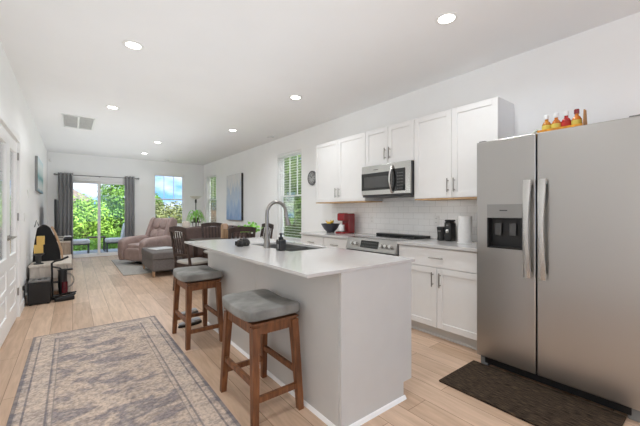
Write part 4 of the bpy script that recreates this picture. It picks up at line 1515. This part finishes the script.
# pictures, clock, wall plates
pc = thing('canvas_painting', 'tall pale blue abstract canvas on the right wall', 'painting', (XR, 8.08, 1.62))
MB().bx(-0.055, -0.001, -0.49, 0.49, -0.60, 0.60, 0.002).build('canvas_edge', DARKGREY, pc)
pm = ramp_mat('blue_abstract', [(0.0, (138, 166, 206)), (0.3, (172, 194, 220)), (0.5, (196, 208, 222)), (0.62, (188, 202, 218)), (0.78, (222, 224, 225)), (1.0, (230, 229, 227))], 'Z', -0.6, 0.6, 0.55, 4.5)
MB().bx(-0.058, -0.0555, -0.487, 0.487, -0.597, 0.597).build('painted_face', pm, pc)
pa = thing('beach_painting', 'teal and white seascape canvas on the left wall', 'painting', (XL, 7.92, 1.90))
MB().bx(0.001, 0.038, -0.62, 0.62, -0.30, 0.30, 0.002).build('canvas_edge', mat('grey_edge', (150, 152, 152), 0.7), pa)
pm2 = ramp_mat('sea_abstract', [(0.0, (120, 160, 178)), (0.10, (226, 230, 228)), (0.3, (196, 214, 216)), (0.42, (120, 176, 180)), (0.55, (206, 224, 224)), (0.8, (226, 234, 234)), (1.0, (206, 226, 232))], 'Z', -0.30, 0.30, 0.16, 5)
MB().bx(0.0385, 0.041, -0.618, 0.618, -0.298, 0.298).build('painted_face', pm2, pa)

ck = thing('wall_clock', 'small round dark wall clock between window and wall cabinets', 'clock', (XR, 4.64, 1.85))
def disc(r0, r1, x0, x1, n=30):
    d = MB().lathe([(r0, x0), (r1, x0), (r1, x1), (r0, x1)], n=n, cap=(r0 < 0.001))
    for v in d.bm.verts:
        v.co = Vector((-v.co.z, v.co.x, v.co.y))
    return d
disc(0.0005, 0.128, 0.001, 0.02).build('case', mat('clock_grey', (92, 92, 94), 0.5), ck)
disc(0.0005, 0.100, 0.0205, 0.022).build('dial', mat('grey_dial', (172, 172, 172), 0.5, var=0.1), ck)
m = MB()
for k in range(12):
    a = 2 * PI * k / 12
    m.box((-0.0232, 0.082 * math.sin(a), 0.082 * math.cos(a)), (0.002, 0.008, 0.03), 0, rot=(-a, 0, 0))
m.build('hour_marks', BLACK, ck)
MB().box((-0.0248, 0.02, 0.025), (0.0012, 0.01, 0.07), 0, rot=(-0.7, 0, 0)).build('hour_hand', BLACK, ck)
MB().box((-0.0262, -0.03, 0.03), (0.0012, 0.008, 0.09), 0, rot=(0.8, 0, 0)).build('minute_hand', BLACK, ck)

def plate(name, lab, y, z, h=0.115, w=0.075):
    p = thing(name, lab, 'wall plate', (XL, y, z))
    MB().bx(0, 0.007, -w / 2, w / 2, -h / 2, h / 2, 0.002).build('cover_plate', WHITE, p)
    MB().bx(0.007, 0.012, -0.015, 0.015, -0.03, 0.03, 0.002).build('rocker', WHITE, p)
plate('thermostat', 'white thermostat on the left wall above the light switch', 6.2, 1.50, 0.11, 0.12)
plate('light_switch', 'white light switch on the left wall beside the glass doors', 5.8, 1.17)
ms = thing('motion_sensor', 'tiny white motion sensor high in the back left corner', 'sensor', (-0.44, YB, 2.56))
MB().puff((0, -0.022, 0), (0.06, 0.044, 0.09), 0.5, 0.5).build('case', WHITE, ms)
MB().puff((0, -0.043, -0.012), (0.034, 0.012, 0.034), 0.8, 0.8).build('lens', WHITE, ms)

# television and its stand
ts = thing('tv_stand', 'low weathered wood media cabinet with pale top by the curtain', 'cabinet', (-0.268, 9.0, 0))
MB().box((0, 0, 0.335), (0.44, 1.60, 0.57), 0.004).build('carcass', GREYWOOD, ts)
MB().box((0, 0, 0.6355), (0.47, 1.64, 0.03), 0.004).build('top', WHITEWASH, ts)
for k in range(3):
    MB().box((0.228, -0.53 + 0.53 * k, 0.335), (0.016, 0.51, 0.53), 0.003).build('door', GREYWOOD, ts)
for sx in (-1, 1):
    for sy in (-1, 1):
        MB().leg((sx * 0.19, sy * 0.74, 0), (sx * 0.19, sy * 0.74, 0.05), 0.04, 0.05).build('leg', DARKWOOD, ts)
tv = thing('television', 'flat black television seen edge-on on the media cabinet', 'television', (-0.27, 8.85, 0.651))
MB().box((0, 0, 0.47), (0.035, 1.22, 0.74), 0.006).build('panel_body', BLACK, tv)
MB().box((0.0185, 0, 0.475), (0.002, 1.19, 0.70), 0).build('screen', BLACKGLOSS, tv)
for sy in (-1, 1):
    MB().bar((0, sy * 0.42, 0.105), (0, sy * 0.42, 0.015), 0.03, 0.03).box((0, sy * 0.42, 0.008), (0.22, 0.04, 0.015), 0.004).build('stand_foot', BLACK, tv)
cb = thing('cable_box', 'black set top box with small parts on the media cabinet end', 'box', (-0.075, 8.34, 0.651))
MB().box((0, 0, 0.025), (0.14, 0.22, 0.05), 0.006).build('case', BLACK, cb)
MB().box((0.01, -0.02, 0.062), (0.10, 0.12, 0.024), 0.006, rot=(0, 0, 0.4)).build('remote_holder', DARKGREY, cb)
single(MB().box((0, 0, 0.03), (0.13, 0.26, 0.06), 0.01), 'white_box', WHITE, 'white box on the outer edge of the media cabinet', 'box', None, (-0.085, 8.92, 0.651))

# low whitewashed bench against the left wall with its load
be = thing('console_bench', 'low whitewashed wood bench cabinet against the left wall', 'bench', (-0.245, 6.55, 0))
MB().box((0, 0, 0.475), (0.47, 1.15, 0.035), 0.005).build('bench_top', WHITEWASH, be)
MB().box((0, -0.54, 0.37), (0.45, 0.03, 0.17), 0.002).box((0, 0.54, 0.24), (0.45, 0.03, 0.42), 0.002).box((-0.21, 0, 0.25), (0.02, 1.04, 0.41), 0.002).box((0.21, 0, 0.41), (0.02, 1.04, 0.09), 0.002).build('side_frame', WHITEWASH, be)
for sx in (-1, 1):
    for sy in (-1, 1):
        MB().box((sx * 0.205, sy * 0.535, 0.228), (0.045, 0.045, 0.456), 0.003).build('leg', WHITEWASH, be)
MB().box((0, 0, 0.10), (0.40, 1.02, 0.02), 0.002).build('lower_shelf', WHITEWASH, be)

zb = 0.493
ln = thing('leaning_board', 'black rounded board bag with pale wooden edge leaning on bench', 'board', (-0.30, 6.42, zb), R(0))
poly = []
for k in range(15):
    t = k / 14
    poly.append((-0.17 + 0.05 * (1 - math.cos(t * PI / 2)), 0.0 + 0.50 * t))
for k in range(9):
    t = k / 8
    poly.append((-0.12 + 0.15 * t, 0.50 + 0.055 * math.sin(PI * t) + 0.0))
for k in range(15):
    t = k / 14
    poly.append((0.03 + 0.125 * math.sin(t * PI / 2), 0.50 * (1 - t)))
MB().prism(poly, 'y', -0.035, 0.035).build('cloth_cover', BLACKSOFT, ln)
m = MB()
rings = []
for k in range(15):
    t = k / 14
    x, z = 0.036 + 0.127 * math.sin(t * PI / 2), 0.52 * (1 - t)
    rings.append([(x, -0.045, z), (x + 0.024, -0.045, z + 0.006), (x + 0.024, 0.045, z + 0.006), (x, 0.045, z)])
m.loft(rings)
m.build('wooden_edge', TANWOOD, ln)
m = MB().tube([(-0.15, 0, 0.52), (-0.13, 0, 0.62), (-0.10, 0, 0.535)], 0.006, 6)
m.build('strap', BLACKSOFT, ln)
cs_ = thing('candle_stand', 'small dark stand holding the yellow packets on the bench', 'stand', (-0.385, 6.10, zb))
MB().lathe([(0.055, 0), (0.055, 0.012), (0.03, 0.02), (0.035, 0.12), (0.06, 0.135), (0.06, 0.145)], n=20).build('pedestal', DARKGREY, cs_)
MB().lathe([(0.061, 0.1455), (0.066, 0.15), (0.061, 0.155)], n=20).build('rim', BLACK, cs_)
single(MB().box((0, 0, 0.06), (0.10, 0.06, 0.12), 0.004), 'yellow_packet', YEL, 'lower and wider yellow packet on the small dark stand', 'packet', 'yellow packets on the bench', (-0.385, 6.10, zb + 0.156), 0.1)
single(MB().box((0, 0, 0.062), (0.082, 0.05, 0.124), 0.004), 'yellow_packet', YEL, 'upper narrower yellow packet balanced on the lower one', 'packet', 'yellow packets on the bench', (-0.362, 6.10, zb + 0.277), -0.15)

sb = thing('floor_box', 'black upright floor box with grey panelled top by the wall', 'box', (-0.352, 5.80, 0))
MB().box((0, 0, 0.155), (0.235, 0.25, 0.29), 0.012, seg=3).build('housing', BLACK, sb)
MB().box((0, 0, 0.3125), (0.225, 0.24, 0.025), 0.008).build('top_panel', GREYPL, sb)
m = MB()
for k in range(3):
    m.box((-0.06 + 0.06 * k, -0.02, 0.328), (0.035, 0.10, 0.006), 0.002)
m.build('slot', BLACK, sb)
for sx in (-1, 1):
    for sy in (-1, 1):
        MB().lathe([(0.014, 0), (0.014, 0.0105)], (sx * 0.09, sy * 0.09, 0), 10).build('foot', BLACK, sb)
single(MB().tube([(-0.495, 5.66, 0.005), (-0.49, 5.63, 0.16), (-0.49, 5.68, 0.28), (-0.488, 5.80, 0.34), (-0.49, 5.93, 0.30)], 0.006, 6).box((-0.497, 5.60, 0.26), (0.02, 0.04, 0.06), 0.004), 'power_cord', BLACK, 'black power cord and plug running down the left wall', 'cord')

vc = thing('vacuum_cleaner', 'upright black and dark red vacuum cleaner on the floor before bench', 'vacuum', (-0.105, 5.84, 0), R(10))
m = MB()
for a0 in range(1):
    ring = [(0.125 * math.cos(2 * PI * k / 24) , 0.105 * math.sin(2 * PI * k / 24) - 0.0, 0.05 + 0.012 * math.cos(2 * PI * k / 24)) for k in range(25)]
    m.tube(ring, 0.020, 8, cap=False)
m.box((0.0, -0.105, 0.028), (0.22, 0.07, 0.056), 0.014).box((0.10, -0.02, 0.085), (0.10, 0.02, 0.016), 0.005)
m.build('floor_head', BLACK, vc)
for sx in (-1, 1):
    w_ = MB().lathe([(0.012, -0.012), (0.038, -0.012), (0.038, 0.012), (0.012, 0.012)], n=16)
    for v in w_.bm.verts:
        v.co = Vector((v.co.z + sx * 0.10, v.co.x + 0.07, v.co.y + 0.038))
    w_.build('wheel', DARKGREY, vc)
MB().tube([(0, 0.02, 0.07), (0, 0.035, 0.20), (0, 0.05, 0.40)], [0.045, 0.055, 0.05], 14).build('motor_body', BLACK, vc)
MB().tube([(0.012, -0.038, 0.10), (0.012, -0.028, 0.25)], [0.035, 0.036], 14).build('dust_canister', mat('dark_red_clear', (86, 18, 30), 0.2, var=0.1), vc)
MB().box((0.03, 0.045, 0.41), (0.17, 0.07, 0.022), 0.006).build('top_grip', BLACK, vc)
MB().tube([(-0.11, 0.03, 0.05), (-0.115, 0.035, 0.30), (-0.12, 0.04, 0.52), (-0.09, 0.035, 0.545), (-0.02, 0.02, 0.56), (0.06, 0.0, 0.60)], [0.012, 0.012, 0.013, 0.013, 0.014, 0.015], 8).tube([(-0.11, 0.03, 0.05), (-0.03, 0.03, 0.06)], 0.012).tube([(-0.11, 0.035, 0.25), (-0.04, 0.035, 0.25)], 0.015).tube([(-0.115, 0.035, 0.47), (-0.03, 0.05, 0.44), (0.0, 0.05, 0.40)], 0.010).build('handle', BLACK, vc)

m = MB()
for q in range(2):
    m.tube([(-0.065 + (0.085 - 0.01 * q) * math.cos(2 * PI * k / 26), 5.952 - 0.006 * q, 0.245 + (0.105 - 0.012 * q) * math.sin(2 * PI * k / 26)) for k in range(27)], 0.004, 6, cap=False)
m.tube([(-0.065, 5.95, 0.35), (-0.06, 5.955, 0.42), (-0.065, 5.965, 0.465)], 0.004, 6)
single(m, 'looped_cord', GREYPL, 'grey cord hanging in a loop from the end of the whitewashed bench', 'cord')

# ------------------------------------------------------------------ outside
struct(MB().bx(-30, 40, YB + T, 60, -0.30, -0.13).build('ground', GRASS))
struct(MB().bx(XR + T, 40, -10, YB + T, -0.30, -0.13).build('ground_side', GRASS))
struct(MB().bx(-1.2, 2.4, YB + T, 12.9, -0.13, -0.02).build('patio', CONC))

def patio_chair(loc, rz, lab):
    c = thing('patio_chair', lab, 'chair', loc, rz, 'patio chairs outside the sliding door')
    PM = mat('patio_metal', (70, 66, 64), 0.5)
    for sx in (-1, 1):
        MB().tube([(sx * 0.25, -0.23, 0), (sx * 0.25, -0.23, 0.30)], 0.015).build('front_leg', PM, c)
        MB().tube([(sx * 0.25, 0.25, 0), (sx * 0.25, 0.20, 0.34), (sx * 0.25, 0.31, 0.90)], 0.014).build('back_leg', PM, c)
    MB().puff((0, -0.01, 0.38), (0.52, 0.52, 0.13), 0.4, 0.3).build('seat_cushion', mat('patio_fabric', (216, 208, 202), 0.9, var=0.1), c)
    MB().puff((0, 0.235, 0.66), (0.52, 0.12, 0.50), 0.5, 0.35, rot=(R(-10), 0, 0)).build('back_cushion', MATS['patio_fabric'], c)
    MB().box((0, 0, 0.305), (0.54, 0.5, 0.02)).build('seat_frame', PM, c)
    return c
pcA = patio_chair((0.14, 11.75, -0.02), R(90), 'grey patio chair at the left outside the sliding door')
copy_tree(pcA, (1.06, 11.75, -0.02), R(-90), 'grey patio chair at the right outside door, behind the recliner')
ptb = thing('patio_table', 'dark low patio table between the two patio chairs', 'table', (0.60, 12.35, -0.02))
MB().box((0, 0, 0.45), (0.48, 0.40, 0.03), 0.006).build('tabletop', BARK, ptb)
for sx in (-1, 1):
    for sy in (-1, 1):
        MB().leg((sx * 0.2, sy * 0.16, 0), (sx * 0.2, sy * 0.16, 0.4345), 0.03, 0.03).build('leg', MATS['patio_metal'], ptb)

def bush(name, loc, size, n, leaf, material, lab, cat, group, seed, trunk=0.0):
    """a crown of leaf blades over several lobes, on its own stems"""
    rg_ = random.Random(seed)
    b = thing(name, lab, cat, loc, 0, group)
    lobes = []
    for k in range(9):
        lobes.append((Vector((rg_.uniform(-0.32, 0.32) * size[0], rg_.uniform(-0.32, 0.32) * size[1], trunk + size[2] * rg_.uniform(0.3, 0.72))), rg_.uniform(0.24, 0.36)))
    if not trunk:
        for k in range(6):
            lobes.append((Vector((rg_.uniform(-0.36, 0.36) * size[0], rg_.uniform(-0.36, 0.36) * size[1], size[2] * 0.18)), 0.28))
    V, F = [], []
    for i in range(n):
        c, r_ = lobes[i % len(lobes)]
        d = Vector((rg_.gauss(0, 1), rg_.gauss(0, 1), rg_.gauss(0, 1))).normalized()
        rr = r_ * rg_.uniform(0.72, 1.0)
        p = c + Vector((d.x * size[0] * rr, d.y * size[1] * rr, d.z * size[2] * rr))
        if p.z < 0.02:
            p.z = 0.02 + rg_.random() * 0.1
        nrm = (d + Vector((rg_.uniform(-0.8, 0.8), rg_.uniform(-0.8, 0.8), rg_.uniform(-0.2, 0.9)))).normalized()
        a = Vector((rg_.uniform(-1, 1), rg_.uniform(-1, 1), rg_.uniform(-1, 1)))
        a = (a - nrm * a.dot(nrm)).normalized()
        s = nrm.cross(a)
        L = leaf * rg_.uniform(0.6, 1.3)
        k = len(V)
        V += [p - a * L / 2, p + s * L * 0.26, p + a * L / 2, p - s * L * 0.26]
        F.append((k, k + 1, k + 2, k + 3))
    me = bpy.data.meshes.new('foliage')
    me.from_pydata([tuple(v) for v in V], [], F)
    me.materials.append(material)
    o = bpy.data.objects.new('foliage', me)
    COL.objects.link(o)
    o.parent = b
    m_ = MB()
    for c, r_ in lobes[:7]:
        m_.tube([(0, 0, 0), (c.x * 0.15, c.y * 0.15, max(trunk, 0.15) * 0.8), tuple(c)], [0.06 if trunk else 0.03, 0.045 if trunk else 0.02, 0.012], 6)
    m_.build('trunk' if trunk else 'stem', BARK, b)
    return b
GZ = -0.13
bush('shrub', (-1.2, 16.8, GZ), (2.0, 1.5, 2.0), 9000, 0.11, LEAF, 'leafy green shrub outside at the left edge of the sliding door', 'shrub', 'shrubs behind the patio', 1)
bush('shrub', (0.32, 14.6, GZ), (1.7, 1.5, 2.15), 9000, 0.11, LEAFB, 'bright green shrub in the middle behind the patio table', 'shrub', 'shrubs behind the patio', 2)
bush('shrub', (1.55, 16.8, GZ), (1.7, 1.5, 3.3), 10000, 0.11, LEAF, 'tall green shrub behind the right pane of the sliding door', 'shrub', 'shrubs behind the patio', 3)
bush('shrub', (-0.1, 13.3, GZ), (1.3, 0.6, 0.55), 3600, 0.09, LEAFB, 'low yellow green plants at the patio edge on the left', 'plant', 'low plants at the patio edge', 4)
bush('shrub', (1.5, 13.3, GZ), (1.3, 0.6, 0.52), 3600, 0.09, LEAFB, 'low yellow green plants at the patio edge on the right', 'plant', 'low plants at the patio edge', 5)
bush('shrub', (3.25, 14.8, GZ), (1.9, 1.3, 2.0), 9000, 0.11, LEAFO, 'olive green hedge shrub in the left of the back window', 'shrub', 'hedge beyond the back window', 6)
bush('shrub', (4.85, 16.6, GZ), (2.2, 1.4, 2.15), 7000, 0.11, LEAFO, 'olive green hedge shrub in the right of the back window', 'shrub', 'hedge beyond the back window', 7)
bush('tree', (3.75, 21.5, GZ), (1.4, 1.3, 1.9), 5000, 0.14, LEAF, 'round green tree showing above the hedge in back window', 'tree', None, 8, 1.1)
bush('tree', (6.0, 9.6, GZ), (2.4, 2.2, 2.4), 9000, 0.11, LEAFB, 'green tree filling the upper kitchen window', 'tree', None, 9, 1.5)
bush('shrub', (4.95, 7.6, GZ), (1.5, 1.3, 1.95), 9000, 0.08, LEAFD, 'dense green shrub in the lower kitchen window', 'shrub', None, 10)
bush('tree', (9.0, 12.6, GZ), (3.0, 2.6, 3.4), 8000, 0.16, LEAF, 'green tree farther back beyond the kitchen window', 'tree', None, 11, 0.25)
bush('tree', (6.6, 18.6, GZ), (2.0, 1.8, 2.6), 5000, 0.15, LEAFB, 'green tree above the tan fence in the far side window', 'tree', None, 12, 1.5)
bush('shrub', (-1.6, 11.0, GZ), (1.8, 1.6, 2.2), 5000, 0.12, LEAF, 'green shrub seen through the glass doors on the left', 'shrub', None, 13)

fe = thing('garden_fence', 'tan board fence seen in the lower far side window', 'fence', (4.85, 12.7, GZ))
m = MB()
for k in range(12):
    m.bx(-0.78 + k * 0.13, -0.66 + k * 0.13, 0, 0.02, 0.05, 1.40, 0.003)
m.build('boards', TANWOOD, fe)
for x in (-0.70, 0.72):
    MB().bx(x - 0.045, x + 0.045, 0.021, 0.11, 0, 1.45, 0.004).build('post', TANWOOD, fe)
MB().bx(-0.78, 0.78, 0.021, 0.06, 0.3, 0.38).bx(-0.78, 0.78, 0.021, 0.06, 1.1, 1.18).build('rail', TANWOOD, fe)

hs = thing('neighbour_house', 'brown roofed house far beyond the shrubs in left door pane', 'house', (-2.2, 30.0, -1.6))
MB().bx(-3.2, 3.2, -2.5, 2.5, 0, 3.6).build('walls', mat('stucco', (202, 190, 178), 0.9), hs)
MB().prism([(-3.5, 3.55), (3.5, 3.55), (1.2, 5.0), (-1.2, 5.0)], 'y', -2.9, 2.9).build('roof', mat('shingle', (168, 148, 142), 0.9, var=0.15, scale=6), hs)
for x in (-1.8, 0.3):
    MB().bx(x, x + 1.0, -2.54, -2.5, 1.7, 2.9).build('window', GREYGLASS, hs)
